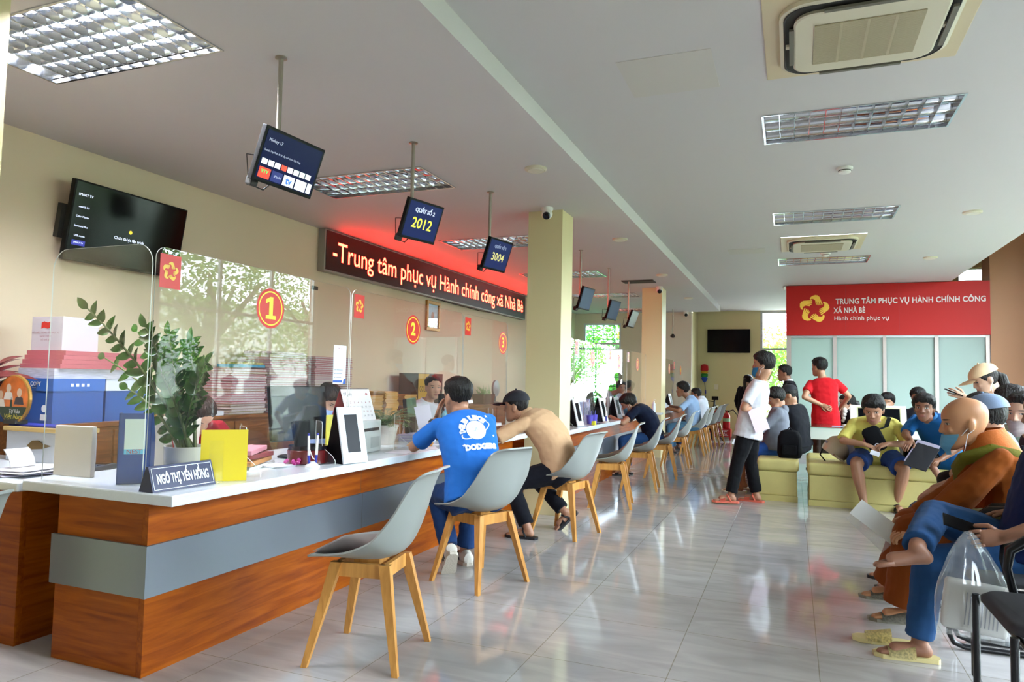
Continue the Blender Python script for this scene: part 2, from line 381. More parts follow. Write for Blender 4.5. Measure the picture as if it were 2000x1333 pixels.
t2 = tree((7.4, 12.3, -.12), 5.6, 2.3, 'leafy green tree outside the right-hand garden window, nearest the entrance', 9, 6500)
for x, y, a, nm in ((8.2, 17.6, 2.0, 'the back-most one of the garden row'), (13.6, 13.4, 3.1, 'standing behind the garden row'), (9.0, 2.4, 4.0, 'outside the third right-hand window'), (9.5, -4.5, 5.0, 'outside the right-hand window by the entrance')): dup(t2, (x, y, -.12), a, 'leafy green tree '+nm)

# ------------------------------------------------------------------ ceiling luminaires
mir = M('louvre_mirror', 'dfe3e8', .1, 1.0); chrome = M('chrome', 'c9ccd0', .15, 1.0)
tube_off = M('tube_glass', 'e9ecee', .3); tube_on = M('lit_tube', 'ffffff', .3, emit=150, ecol='f1f4ff')
LR = 'louvred ceiling luminaires'
def luminaire(x0, x1, y0, y1, z, label, lit, rows=4, n=13):
    w, d = x1-x0, y1-y0; t = thing('ceiling_light', label, 'ceiling light', ((x0+x1)/2, (y0+y1)/2, z), 0, LR)
    hw, hd = w/2, d/2; b = MB()
    b.box(-hw, hw, -hd, -hd+.014, -.006, .10); b.box(-hw, hw, hd-.014, hd, -.006, .10); b.box(-hw, -hw+.014, -hd+.014, hd-.014, -.006, .10); b.box(hw-.014, hw, -hd+.014, hd-.014, -.006, .10)
    b.box(-hw, hw, -hd, hd, .10, .11); b.build('frame', chrome, t)
    b = MB(); pitch = (d-.04)/rows
    for k in range(rows+1):                                             # V-shaped mirror rails between the tubes
        y = -hd+.02+k*pitch; q = pitch*.24
        pr = [(.002+q*1.5*(t/6)**2.2, .020+.066*t/6) for t in range(7)]; b.loft([[V((x, y-a, z)) for a, z in reversed(pr)] + [V((x, y+a, z)) for a, z in pr] for x in (-hw+.015, hw-.015)])
    b.build('reflector', mir, t, 80)
    b = MB()
    for k in range(1, n):
        x = -hw+.015+(w-.03)*k/n
        for j in range(rows):
            y0_, y1_ = -hd+.02+j*pitch+.004, -hd+.02+(j+1)*pitch-.004
            b.loft([[V((x-.008, y, .05)), V((x-.002, y, .012)), V((x+.002, y, .012)), V((x+.008, y, .05))] for y in (y0_, y1_)])
    b.build('louvre', mir, t)
    for j in range(rows):
        y = -hd+.02+(j+.5)*pitch; MB().tube([(-hw+.05, y, .058), (hw-.05, y, .058)], .0125, 12).build('tube', tube_on if lit else tube_off, t)
    return t
names = ['behind the camera at the street end', 'behind the camera, second from the street', 'glowing at the top left corner of the picture', 'behind the pole of the first queue screen', 'beside the third queue screen',
 'just beyond the first column', 'above the middle counters', 'nearest the office end wall']
for i, (q, nm) in enumerate(zip(LEFT_L, names)):
    lit = i == 2
    luminaire(*q, HL, ('lit' if lit else 'unlit')+' louvred ceiling light '+nm, lit)
for i, (q, nm) in enumerate(zip(RIGHT_L, ['over the entrance', 'over the waiting chairs behind the camera', 'nearest in the hall ceiling, below the big air conditioner', 'in the middle of the hall ceiling', 'nearest the red fascia'])):
    luminaire(*q, HR, 'unlit louvred ceiling light '+nm, False, rows=3, n=12)

# ------------------------------------------------------------------ cassette air conditioners
acm = M('ac_plastic', 'd8d0b8', .45); acpanel = M('ac_panel', 'd6c6a4', .5); dark = M('slot_dark', '24231f', .6)
def rrect(hw, hd, r, n=8):
    P = []
    for sx, sy, a0 in ((1, 1, 0), (-1, 1, 90), (-1, -1, 180), (1, -1, 270)):
        for k in range(n+1): a = rad(a0+90*k/n); P.append((sx*(hw-r)+r*math.cos(a), sy*(hd-r)+r*math.sin(a)))
    return P
def aircon(x0, x1, y0, y1, label):
    t = thing('air_conditioner', label, 'air conditioner', ((x0+x1)/2, (y0+y1)/2, HR), 0, 'ceiling cassette air conditioners'); h = (x1-x0)/2
    b = MB(); b.box(-h, h, -h, h, -.009, -.0006, .003); b.build('trim_panel', acpanel, t)
    b = MB(); b.loft([[V((x, y, z)) for x, y in rrect(h*q, h*q, h*.32)] for q, z in ((.84, -.008), (.84, -.03), (.80, -.036))]); b.build('body', acm, t)
    b = MB(); b.loft([[V((x, y, z)) for x, y in rrect(h*q, h*q, h*.26)] for q, z in ((.80, -.0362), (.79, -.040), (.78, -.0365))]); b.build('air_slot', dark, t)
    b = MB(); b.loft([[V((x, y, z)) for x, y in rrect(h*q, h*q, h*.2)] for q, z in ((.69, -.036), (.70, -.052), (.68, -.056))]); b.box(-h*.78, h*.78, -.015, .015, -.05, -.037); b.build('face_plate', acm, t)
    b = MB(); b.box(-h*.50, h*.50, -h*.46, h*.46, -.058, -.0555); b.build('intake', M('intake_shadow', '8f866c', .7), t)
    b = MB()
    for k in range(40): y = -h*.46+h*.92*(k+.5)/40; b.box(-h*.5, h*.5, y-.004, y+.004, -.062, -.0575)
    for x in (-h*.25, 0, h*.25): b.box(x-.006, x+.006, -h*.46, h*.46, -.063, -.0575)
    b.build('grille', M('grille_plastic', 'b9ae90', .5), t)
    b = MB()
    for s in (-1, 1):
        b.box(s*h*.735-.004, s*h*.735+.018, -h*.42, h*.42, -.058, -.045); b.box(-h*.42, h*.42, s*h*.735-.004, s*h*.735+.018, -.058, -.045)
    b.build('flap', M('flap_grey', '6d695d', .5), t)
aircon(*AC[0], 'large beige cassette air conditioner at the top right, closest to the camera'); aircon(*AC[1], 'beige cassette air conditioner farther along the hall ceiling, before the red fascia')

# small ceiling fittings
def disc(x, y, z, name, label, cat, r=.08, grp=None):
    b = MB(); b.lathe((0, 0, 0), [(r, .0), (r, -.012), (r*.85, -.02), (.0, -.02)]); t = thing(name, label, cat, (x, y, z), group=grp); b.build('housing', acm, t)
    MB().lathe((0, 0, 0), [(r*.7, -.0201), (r*.68, -.023), (0, -.023)]).build('lens', M('lens_white', 'e4ded0', .3), t); return t
for (x, y), nm in zip(((-1.81, 4.94), (-1.80, 7.71), (-1.8, 10.45), (-1.81, 13.39)), ('nearest', 'second', 'third', 'farthest')):
    disc(x, y, HL, 'downlight', 'round downlight along the ceiling step, %s of the row of four' % nm, 'downlight', .085, 'downlights along the ceiling step')
disc(1.63, 7.93, HR, 'downlight', 'round downlight in the hall ceiling at the right, nearer one', 'downlight', .085, 'hall downlights'); disc(1.69, 10.56, HR, 'downlight', 'round downlight in the hall ceiling at the right, nearer the fascia', 'downlight', .085, 'hall downlights')
def smoke(x, y, label):
    t = thing('smoke_detector', label, 'smoke detector', (x, y, HR)); MB().lathe((0, 0, 0), [(.06, 0), (.06, -.015), (.045, -.022), (.045, -.04), (.02, -.05), (0, -.05)]).build('body', M('white_plastic', 'e8e6e0', .4), t)
    MB().lathe((0, 0, 0), [(.047, -.024), (.047, -.03)]).build('vent_band', dark, t)
smoke(.385, 6.04, 'white smoke detector between the two nearer hall lights'); smoke(.40, 9.9, 'white smoke detector beside the farther air conditioner')
def dome(x, y, yaw, label):
    t = thing('security_camera', label, 'security camera', (x, y, HL), rad(yaw), 'white ceiling security cameras'); wp = M('white_plastic')
    MB().lathe((0, 0, 0), [(.055, 0), (.055, -.02), (.045, -.03), (0, -.03)]).build('base', wp, t)
    r = Matrix.Rotation(rad(35), 3, 'Y'); b = MB(); b.ball((0.01, 0, -.062), (.052, .052, .05), 14); b.build('turret', wp, t, True)
    b = MB(); b.m = Matrix.Translation((.035, 0, -.078)) @ Matrix.Rotation(rad(125), 4, 'Y'); b.lathe((0, 0, 0), [(.036, 0), (.036, .02), (.028, .026), (0, .022)]); b.build('lens', M('lens_black', '0b0b0d', .1), t)
dome(-2.12, 6.12, -80, 'white security camera on the ceiling before the first column'); dome(-2.06, 11.74, -80, 'white security camera on the ceiling before the second column'); dome(-2.2, 15.9, -80, 'white security camera by the far end of the counter ceiling')
b = MB(); b.box(-2.52, -2.02, 10.9, 11.2, HL-.012, HL); v = tag(b.build('ceiling_vent', dark), 'open black hatch slot in the counter ceiling before the second column', 'vent')
for (x, y, w, d, nm) in ((-.64, 3.9, .5, .5, 'left of the nearer air conditioner'), (-.55, 9.5, .45, .35, 'left of the farther air conditioner')):
    b = MB(); b.box(x-w/2, x+w/2, y-d/2, y+d/2, HR-.003, HR); tag(b.build('access_panel', M('access_paint', 'cfcac3', .7)), 'plain access panel in the hall ceiling '+nm, 'access panel', 'ceiling access panels')
# ------------------------------------------------------------------ counters
cherry = wood('cherry_veneer', '7a3104', 'a65507', .42, 'y', coat=.03); cherry_x = wood('cherry_veneer_end', '7a3104', 'a65507', .42, 'x', coat=.03)
quartz = M('white_quartz', 'd9e1e6', .16, spec=.5, var=.02, vscale=90); steel = M('brushed_steel', '868e99', .34, .8, bump=.02, bscale=150, stretch=(1, .05, 1))
def counter(x0, x1, y0, y1, label, legroom=True, xb=-3.25):
    t = thing('counter', label, 'service counter', ((x0+x1)/2, (y0+y1)/2, 0), 0, 'white topped service counters'); xf = x1-.145
    b = MB(); b.box(x0, x1, y0, y1, .70, .745, .006); b.build('worktop', quartz, t, world=True)
    b = MB(); b.box(xf-.03, xf, y0+.02, y1-.02, 0, .70); b.build('front_panel', cherry, t, world=True)
    b = MB(); b.box(x0+.22, xf-.0305, y0+.02, y0+.045, 0, .70); b.build('end_panel', cherry_x, t, world=True)
    b = MB(); b.box(x0+.22, xf-.0305, y1-.045, y1-.02, 0, .70); b.build('end_panel', cherry_x, t, world=True)
    b = MB(); b.box(xf-.001, xf+.014, y0+.006, y1-.02, .32, .53); b.box(x0+.20, xf-.001, y0+.006, y0+.0195, .32, .53); b.build('metal_band', steel, t, world=True)
    b = MB(); k = y0+1.55
    while k < y1-.3: b.box(xf+.014, xf+.0145, k-.0015, k+.0015, .32, .53); b.box(xf, xf+.0006, k-.001, k+.001, 0, .32); b.box(xf, xf+.0006, k-.001, k+.001, .53, .70); k += 1.55
    b.build('panel_joint', M('joint_dark', '55473a', .6), t, world=True); return t
counter(-3.20, -2.305, 2.14, 6.215, 'long counter with white top, cherry wood front and steel band, nearest the camera'); counter(-2.97, -2.08, 6.585, 11.835, 'white topped wooden counter between the two columns'); counter(-2.97, -2.08, 12.275, 15.95, 'white topped wooden counter beyond the second column')
t = thing('desk', 'white topped wooden desk at the left edge beside the long counter', 'desk', (-3.8, 2.4, 0))
b = MB(); b.box(-4.45, -3.215, 2.13, 2.78, .69, .735, .014, 3); b.build('desk_top', quartz, t, world=True)
b = MB(); b.box(-4.4, -3.24, 2.17, 2.2, 0, .69); b.build('front_panel', cherry_x, t, world=True); b = MB(); b.box(-3.265, -3.24, 2.2, 2.74, 0, .69); b.build('side_panel', cherry, t, world=True)
# filing cabinets along the left wall
walnut = wood('walnut_veneer', '6a3c1a', '93592b', .4, 'y')
def cabinet(y0, y1, h, label, x0=-4.79, x1=-4.32):
    t = thing('cabinet', label, 'cabinet', ((x0+x1)/2, (y0+y1)/2, 0), 0, 'low wooden filing cabinets by the wall')
    MB().box(x0, x1, y0, y1, 0, h-.03).build('carcass', walnut, t, world=True); MB().box(x0, x1+.015, y0-.008, y1+.008, h-.03, h, .004).build('cabinet_top', walnut, t, world=True)
    n = max(1, round((y1-y0)/.45))
    for k in range(n):
        a, c = y0+(y1-y0)*k/n+.008, y0+(y1-y0)*(k+1)/n-.008; d = MB().box(x1, x1+.016, a, c, .06, h-.05, .003).build('door', walnut, t, world=True)
        MB().tube([(x1+.016, c-.05, h*.5), (x1+.03, c-.05, h*.5), (x1+.03, c-.05, h*.6), (x1+.016, c-.05, h*.6)], .004, 8).build('handle', chrome, d, world=True)
cabinet(2.84, 4.05, .92, 'low wooden cabinet under the blue paper boxes', x1=-4.03); cabinet(4.08, 5.65, .90, 'low wooden cabinet under the tall stacks of pink files'); cabinet(5.68, 7.3, .80, 'low wooden cabinet under the brown envelope stacks'); cabinet(7.33, 8.9, .90, 'low wooden cabinet under the brown and yellow carton'); cabinet(8.93, 10.6, .86, 'low wooden cabinet under the plant basket')

# ------------------------------------------------------------------ acrylic screens on the counters
acry = glassy('clear_acrylic', (.985, .99, .985), 1.32, .008, (.85, .86, .84)); acedge = M('acrylic_edge', 'd9ddd6', .25, spec=.6)
red = M('sticker_red', 'd0201a', .4); yel = M('sticker_yellow', 'f0c040', .4); byel = M('number_yellow', 'f3e034', .4)
def screen_outline(w, h, r):
    P = [(0, .0), (w, 0)]
    for cx, a0 in ((w-r, 0), (r, 90)): P += [(cx+r*math.cos(rad(a0+k*15)), h-r+r*math.sin(rad(a0+k*15))) for k in range(7)]
    return P
def screen(ax, at, a0, a1, z0, z1, label, sticker=True, number=None, num_at=None, r=.05, at2=None):
    """upright clear sheet; ax 'y' runs along the counter"""
    w, h = a1-a0, z1-z0; t = thing('acrylic_screen', label, 'clear screen', (at, a0, z0) if ax == 'y' else (a0, at, z0), rad(90) if ax == 'y' else 0, 'clear acrylic counter screens')
    P = screen_outline(w, h, r); th = .005; b = MB(); b.prism(P, th, 'xz', (0, -th/2, 0)); sh = b.build('sheet', [acry, acedge], t)
    for p in sh.data.polygons:
        if abs(p.normal.y) < .5: p.material_index = 1
    if ax == 'y':
        for k in ((.12, w*.5) if w > 1.2 else (.12,)):                   # stand feet: bent acrylic brackets
            b = MB(); pts = [(-.012, .24), (-.05, .235), (-.055, .22), (-.055, .12), (-.062, .09), (-.13, .045), (-.15, .02), (-.15, .0), (-.012, 0)]
            b.prism([(y, z) for y, z in pts], .005, 'yz', (k+.4, 0, 0)); f = b.build('stand_foot', [acry, acedge], t)
            for p in f.data.polygons:
                if abs(p.normal.x) < .5: p.material_index = 1
    if sticker and ax == 'y':
        o = MB(); o.box(.02, .13, -.0035, -.0028, h-.175, h-.028); st = o.build('emblem_sticker', red, t)
        mw = PM[t.name] @ Matrix.Translation((.075, -.0036, h-.1)) @ Matrix.Rotation(rad(90), 4, 'X')
        b = MB(); emblem(b, mw, .043); b.build('emblem', yel, st, world=True)
    if number:
        k = num_at-a0; zc = 1.583-z0 if at < -2.4 else 1.53-z0
        def ring(b, R0, R1, y): 
            n = 40; b.loft([[V((k+R*math.cos(2*PI*i/n), y, zc+R*math.sin(2*PI*i/n))) for i in range(n)] for R in ((R0, R1) if R1 else (R0, .0005))], caps=False)
        b = MB(); ring(b, .104, 0, -.0032); nd = b.build('number_disc', red, t, fixn=False); b = MB(); ring(b, .090, .083, -.0038); b.build('ring', byel, nd, fixn=False)
        if number == '1': b = MB(); b.m = Matrix.Translation((k, 0, zc)); b.prism([(-.036, -.055), (.040, -.055), (.040, -.036), (.016, -.036), (.016, .06), (-.004, .06), (-.038, .044), (-.038, .024), (-.012, .034), (-.012, -.036), (-.036, -.036)], -.0008, 'xz', (0, -.0036, 0)); b.build('number', byel, nd)
        else: write(number, .125, byel, nd, PM[t.name] @ Matrix.Translation((k, -.004, zc)) @ Matrix.Rotation(rad(90), 4, 'X'), 'number', bold=.004)
    return t
AX, ZA, ZT = -2.52, .747, 1.78
screen('x', 2.19, -3.145, -2.53, ZA, 1.79, 'clear acrylic end screen across the near end of the counter', r=.09)
screen('y', AX, 2.195, 3.62, ZA+.0, ZT, 'clear acrylic screen with the round number 1 sticker', number='1', num_at=2.91); screen('y', AX, 3.635, 5.21, ZA, ZT, 'clear acrylic screen with the round number 2 sticker', number='2', num_at=4.39); screen('y', AX, 5.225, 6.19, ZA, ZT, 'clear acrylic screen with the round number 3 sticker', number='3', num_at=6.07)
for a, c, nn, na in ((6.62, 7.62, None, 0), (7.64, 9.22, '5', 8.41), (9.24, 10.34, '6', 9.84), (10.36, 11.80, '7', 11.12), (12.9, 14.74, '9', 14.22), (14.76, 15.93, '10', 15.75)):
    screen('y', -2.29, a, c, ZA, 1.72, 'clear acrylic screen '+('with the round number %s sticker' % nn if nn else 'just beyond the first column'), number=nn, num_at=na)

# ------------------------------------------------------------------ LED sign and portrait on the left wall
t = thing('led_sign', 'long black LED sign with red running letters on the left wall', 'LED sign', (-4.8, 9.1, 2.37))
MB().box(-4.795, -4.706, 6.25, 12.42, 2.38, 2.846, .004).build('case', M('aluminium_case', '9b9a95', .4, .5), t, world=True)
MB().box(-4.706, -4.70, 6.27, 12.40, 2.40, 2.83).build('screen', M('led_black', '150405', .35), t, world=True)
led = M('led_red', 'ff2018', .5, emit=20, ecol='ff2418')
write('-Trung tâm phục vụ Hành chính công xã Nhà Bè', .31, led, t, frame_mat((-4.6985, 9.33, 2.61), (1, 0, 0)), fit=5.88, bold=.001)
b = MB(); b.tube([(-4.74, 8.9, 2.38), (-4.74, 9.6, 2.365), (-4.74, 10.4, 2.36), (-4.73, 11, 2.378)], .006, 6); b.build('cable', dark, t, world=True)
t = thing('picture_frame', 'gold framed portrait picture under the LED sign', 'picture', (-4.8, 8.9, 2.13))
b = MB(); gold = M('gilt_frame', 'a8803f', .35, .5); y0, y1, z0, z1 = 8.69, 9.09, 1.915, 2.345
for a in ((y0, y1, z0, z0+.05), (y0, y1, z1-.05, z1), (y0, y0+.05, z0+.05, z1-.05), (y1-.05, y1, z0+.05, z1-.05)): b.box(-4.8, -4.765, *a, .008)
b.build('frame', gold, t, world=True); MB().box(-4.795, -4.785, y0+.05, y1-.05, z0+.05, z1-.05).build('picture', M('picture_blue', '9cc4dc', .3), t, world=True)
b = MB(); b.prism([(8.79, z0+.05), (8.99, z0+.05), (8.985, z0+.13), (8.94, z0+.17), (8.84, z0+.17), (8.795, z0+.13)], .001, 'yz', (-4.7845, 0, 0)); b.build('figure', M('picture_white', 'dfe4e6', .4), t, world=True)
b = MB(); b.prism([(8.89+.045*math.cos(k*PI/8), z0+.215+.06*math.sin(k*PI/8)) for k in range(16)], .001, 'yz', (-4.7845, 0, 0)); b.build('face', M('picture_skin', 'b98d76', .5), t, world=True)
MB().box(-4.78, -4.778, y0+.05, y1-.05, z0+.05, z1-.05).build('glass', glassy('picture_glass', (1, 1, 1), 1.45), t, world=True)
b = MB(); b.box(-4.8, -4.79, 6.17, 6.27, 2.17, 2.21); tag(b.build('wall_bracket', dark), 'small black bracket on the wall under the near end of the LED sign', 'bracket')

# ------------------------------------------------------------------ televisions
blackp = M('black_plastic', '09090a', .4, spec=.15); screenm = M('dark_screen', '04050a', .1, spec=.18); tvtxt = M('tv_text', 'c9d2ee', .5, emit=.9, ecol='c9d2ee')
def panel_matrix(c, yaw, pitch): n = V((math.cos(yaw)*math.cos(pitch), math.sin(yaw)*math.cos(pitch), -math.sin(pitch))); return frame_mat(c, n)
def tv(c, yaw, pitch, w, h, label, grp=None):
    m = panel_matrix(c, rad(yaw), rad(pitch)); t = thing('television', label, 'television', mat=m, group=grp)
    b = MB(); b.box(-w/2, w/2, -h/2, h/2, -.045, 0, .004); b.box(-w*.3, w*.3, -h*.3, h*.3, -.075, -.045, .01); b.build('housing', blackp, t)
    MB().box(-w/2+.012, w/2-.012, -h/2+.02, h/2-.012, 0, .0012).build('screen', screenm, t); return t, m
t, m = tv((-4.66, 3.82, 2.294), 0, 9.6, .97, .57, 'black television with small menu text on the left wall')
b = MB(); b.box(-.22, .22, -.12, .12, -.085, -.0755); b.box(-.5, -.43, -.14, .10, -.12, -.075); b.box(-.43, .3, -.02, .02, -.12, -.086); b.build('wall_mount', dark, t)
mm = lambda x, y: m @ Matrix.Translation((x, y, .0016))
write('Chưa được lập trình', .030, tvtxt, t, mm(0, -.06), 'screen_text'); write('SMART TV', .024, tvtxt, t, mm(-.395, .185), 'screen_text')
for k, s in enumerate(('webOS 3.0', 'Color Master', 'Surround Plus', 'USB movie')): write(s, .018, tvtxt, t, mm(-.395, .10-k*.068), 'screen_text')
b = MB(); b.m = m; b.box(-.445, -.345, -.172, -.135, .0013, .0018); b.build('screen_button', M('tv_button', '2a2f86', .5, emit=.5, ecol='2a2f86'), t, world=True, fixn=False); write('SMART TV', .016, tvtxt, t, m @ Matrix.Translation((-.395, -.153, .002)), 'screen_text')
b = MB(); b.m = m; b.lathe((0, .0, .0014), [(.014, 0), (.014, .0006), (0, .0006)], 20); b.build('screen_dot', M('tv_dot', 'd8b93a', .5, emit=.6, ecol='d8b93a'), t, world=True)
tv((-1.39, YB-.085, 2.26), -90, 0, .96, .55, 'black television switched off, on the back wall by the clear window')

# ------------------------------------------------------------------ queue screens hung from the ceiling
blue = M('queue_blue', '0d1640', .3, spec=.15, emit=.26, ecol='16255c'); bgrey = M('queue_text', 'aeb6cc', .5, emit=.45, ecol='aeb6cc'); ygrn = M('queue_digits', 'c3c23a', .5, emit=.55, ecol='c3c23a')
polem = M('pole_steel', 'a9a294', .3, .7); idle = M('idle_screen', '3b4a63', .2, emit=.08, ecol='44536e')
def hung(y, zc, w, h, yaw, pitch, label, scr, lines=(), xo=0, px=-2.41):
    t = thing('queue_screen', label, 'hanging screen', (px, y, HL), 0, 'queue screens on ceiling poles')
    MB().lathe((0, 0, 0), [(.03, 0), (.03, -.006), (.014, -.01), (0, -.01)]).build('ceiling_plate', polem, t); MB().tube([(0, 0, 0), (0, 0, zc-HL-.02)], .0125, 14).build('pole', polem, t)
    m = panel_matrix((px+.075+xo, y+.02, zc), rad(yaw), rad(pitch)); b = MB(); b.m = m; b.box(-w/2, w/2, -h/2, h/2, -.03, 0, .004); b.box(-w*.36, w*.36, -h*.36, h*.36, -.05, -.03, .006); b.build('housing', blackp, t, world=True)
    b = MB(); b.m = m; b.box(-.05, .05, -.05, .05, -.07, -.05); b.tube([(0, 0, -.05), (0, .03, -.085)], .015, 8); b.box(-w*.42, -w*.30, -h*.62, -h*.44, -.075, -.035, .01); b.build('bracket', dark, t, world=True)
    b = MB(); b.m = m; b.tube([(-w*.3, -h*.3, -.05), (-w*.34, -h*.6, -.08), (-w*.15, -h*.62, -.06), (-w*.05, -h*.4, -.05)], .004, 6); b.tube([(-w*.2, 0, -.05), (-w*.45, -h*.1, -.10), (-w*.35, -h*.5, -.09), (-w*.1, -h*.45, -.05)], .0035, 6); b.build('cable', M('cable_black', '151515', .5), t, world=True)
    b = MB(); b.m = m; b.box(-w/2+.015, w/2-.015, -h/2+.018, h/2-.015, 0, .0012); sc = b.build('screen', scr, t, world=True)
    for s, size, dy, mt_ in lines: write(s, size, mt_, sc, m @ Matrix.Translation((0, dy, .0018)), 'screen_text', bold=.0015)
    return t, m, sc
t, m, sc = hung(2.79, 2.30, .41, .27, -4, 20, 'hanging screen with an app menu, nearest of the queue screens', M('menu_blue', '090f30', .25, spec=.15, emit=.2, ecol='0d1748'), xo=-.01)
write('Mickey 17', .022, bgrey, sc, m @ Matrix.Translation((-.125, .075, .0018)), 'screen_text'); write('Google Play Phim & TV sắp trở thành Cửa hàng', .0125, bgrey, sc, m @ Matrix.Translation((-.06, .022, .0018)), 'screen_text')
tiles = [('e8e8ea',), ('e8e8ea',), ('e8e8ea',), ('d94a35',), ('ead9d8',), ('dff0e0',), ('dfeee9',), ('e6e8ec',)]
for k, (c,) in enumerate(tiles):
    b = MB(); b.m = m; b.box(-.178+k*.043, -.142+k*.043, -.045, -.018, .0013, .0019); b.build('app_tile', M('tile_'+c, c, .5, emit=.4, ecol=c), sc, world=True)
for x0, x1, c in ((-.178, -.105, 'd8402c'), (-.095, -.025, '142060'), (-.015, .06, 'e9ebf0'), (.07, .145, 'e9ebf0'), (.153, .183, 'e9ebf0')):
    b = MB(); b.m = m; b.box(x0, x1, -.112, -.06, .0013, .0019); b.build('app_tile', M('tile_'+c, c, .5, emit=.4, ecol=c), sc, world=True)
write('tv', .05, M('tile_blue', '2458c8', .5, emit=.7, ecol='2458c8'), sc, m @ Matrix.Translation((.022, -.086, .0024)), 'screen_text', bold=.002); write('iMedia', .018, bgrey, sc, m @ Matrix.Translation((-.055, -.086, .0024)), 'screen_text'); write('VTV', .024, M('tile_green', '3fae4a', .5, emit=.7, ecol='3fae4a'), sc, m @ Matrix.Translation((-.142, -.08, .0024)), 'screen_text', bold=.001)
hung(4.135, 2.30, .34, .27, -14, 20, 'hanging queue screen showing 2012', blue, (('QUẦY SỐ 2', .037, .068, bgrey), ('2012', .098, -.02, ygrn)))
hung(5.46, 2.30, .34, .27, -11, 19, 'hanging queue screen showing 3004', blue, (('QUẦY SỐ 3', .034, .068, M('queue_text_dim', '77809c', .5, emit=.35, ecol='77809c')), ('3004', .092, -.02, M('queue_digits_dim', 'a29b5e', .5, emit=.6, ecol='a29b5e'))))
hung(8.25, 2.25, .34, .28, -8, 17, 'hanging screen just beyond the first column, switched on but blank', idle); hung(9.66, 2.25, .34, .28, -10, 17, 'blank hanging screen in the middle of the three beyond the first column', idle); hung(10.97, 2.24, .34, .28, -6, 20, 'blank hanging screen nearest the second column', M('idle_screen_dim', '4a4550', .25, emit=.1, ecol='4a4550'))
t = thing('ceiling_pole', 'bare ceiling pole with an empty bracket beyond the second column', 'ceiling pole', (-2.41, 15.4, HL)); MB().tube([(0, 0, 0), (0, 0, -.56)], .0125, 10).build('pole', polem, t)
b = MB(); b.box(-.02, .03, -.04, .04, -.62, -.54); b.box(-.05, .05, -.008, .008, -.60, -.57); b.build('bracket', dark, t)

# ------------------------------------------------------------------ red fascia sign
t = thing('fascia_sign', 'big red fascia sign with white lettering and five yellow hands over the glazed partition', 'sign', (1.4, 13.0, 2.1)); fs = M('sign_red', 'ab140d', .5, spec=.3)
MB().box(-.10, 2.885, 12.965, 13.015, 2.105, 2.962, .003).build('board', fs, t, world=True)
b = MB()
for x in (.83, 1.62): b.box(x-.003, x+.003, 12.9635, 12.9648, 2.11, 2.958)
b.build('seam', M('sign_seam', '8e130e', .5), t, world=True)
def sx(px, py): p = gy(px, py, 12.962); return p.x, p.z
m0 = lambda x, z, y=12.963: frame_mat((x, y, z), (0, -1, 0))
x, z = sx(1590, 604); b = MB(); emblem(b, m0(x, z), .245); b.build('emblem', yel, t, world=True)
wsign = M('sign_white', 'cfc4be', .5)
for s, size, c, wpx in (('TRUNG TÂM PHỤC VỤ HÀNH CHÍNH CÔNG', .125, (1774, 587), 293), ('XÃ NHÀ BÈ', .125, (1659, 607), 62), ('Hành chính phục vụ', .095, (1682, 622), 106)):
    x, z = sx(*c); wd = sx(c[0]+wpx/2, c[1])[0]-sx(c[0]-wpx/2, c[1])[0]; write(s, size, wsign, t, m0(x, z), fit=wd, bold=.003 if s[0] != 'H' else .001, spacing=1.05)
b = MB(); b.ball((-.13, 12.95, 2.93), (.03, .05, .03), 10); b.box(-.15, -.11, 12.98, 13.0, 2.9, 2.97); tag(b.build('bullet_camera', M('white_plastic'), smooth=True), 'small white camera at the top left corner of the red fascia', 'security camera')

# ------------------------------------------------------------------ chairs
shellm = M('grey_shell', '8d918c', .38, spec=.5); padm = M('grey_pad', '7d7a75', .5); beech = wood('beech', 'b27a3c', 'd3994f', .45, 'z', coat=.1)
PROF = [(.235,.452,.185,.0,.0),(.205,.458,.205,.012,0),(.11,.450,.228,.035,0),(.01,.440,.238,.062,.01),(-.08,.445,.242,.085,.03),(-.15,.478,.242,.075,.06),(-.195,.555,.238,.03,.075),(-.222,.645,.224,.01,.05),(-.243,.735,.200,0,.03),(-.262,.80,.176,0,.014),(-.287,.832,.155,0,.0),(-.322,.842,.138,0,-.005)]
def crom(P, t):
    n = len(P)-1; s = min(int(t*n), n-1); u = t*n-s; p = [P[max(0, s-1)], P[s], P[s+1], P[min(n, s+2)]]
    return [.5*(2*b+(c-a)*u+(2*a-5*b+4*c-d)*u*u+(3*b-a-3*c+d)*u**3) for a, b, c, d in zip(*p)]
def shell_pt(v, u, off=0):
    x, z, hw, dz, dx = crom(PROF, v); k = abs(u)**2.2; q = max(0, (v-.78)/.22); r = (1-.34*q**2.5)*(1-.22*max(0, (.10-v)/.10)**2)
    return V((x+dx*k, hw*u*r, z+dz*k+off))
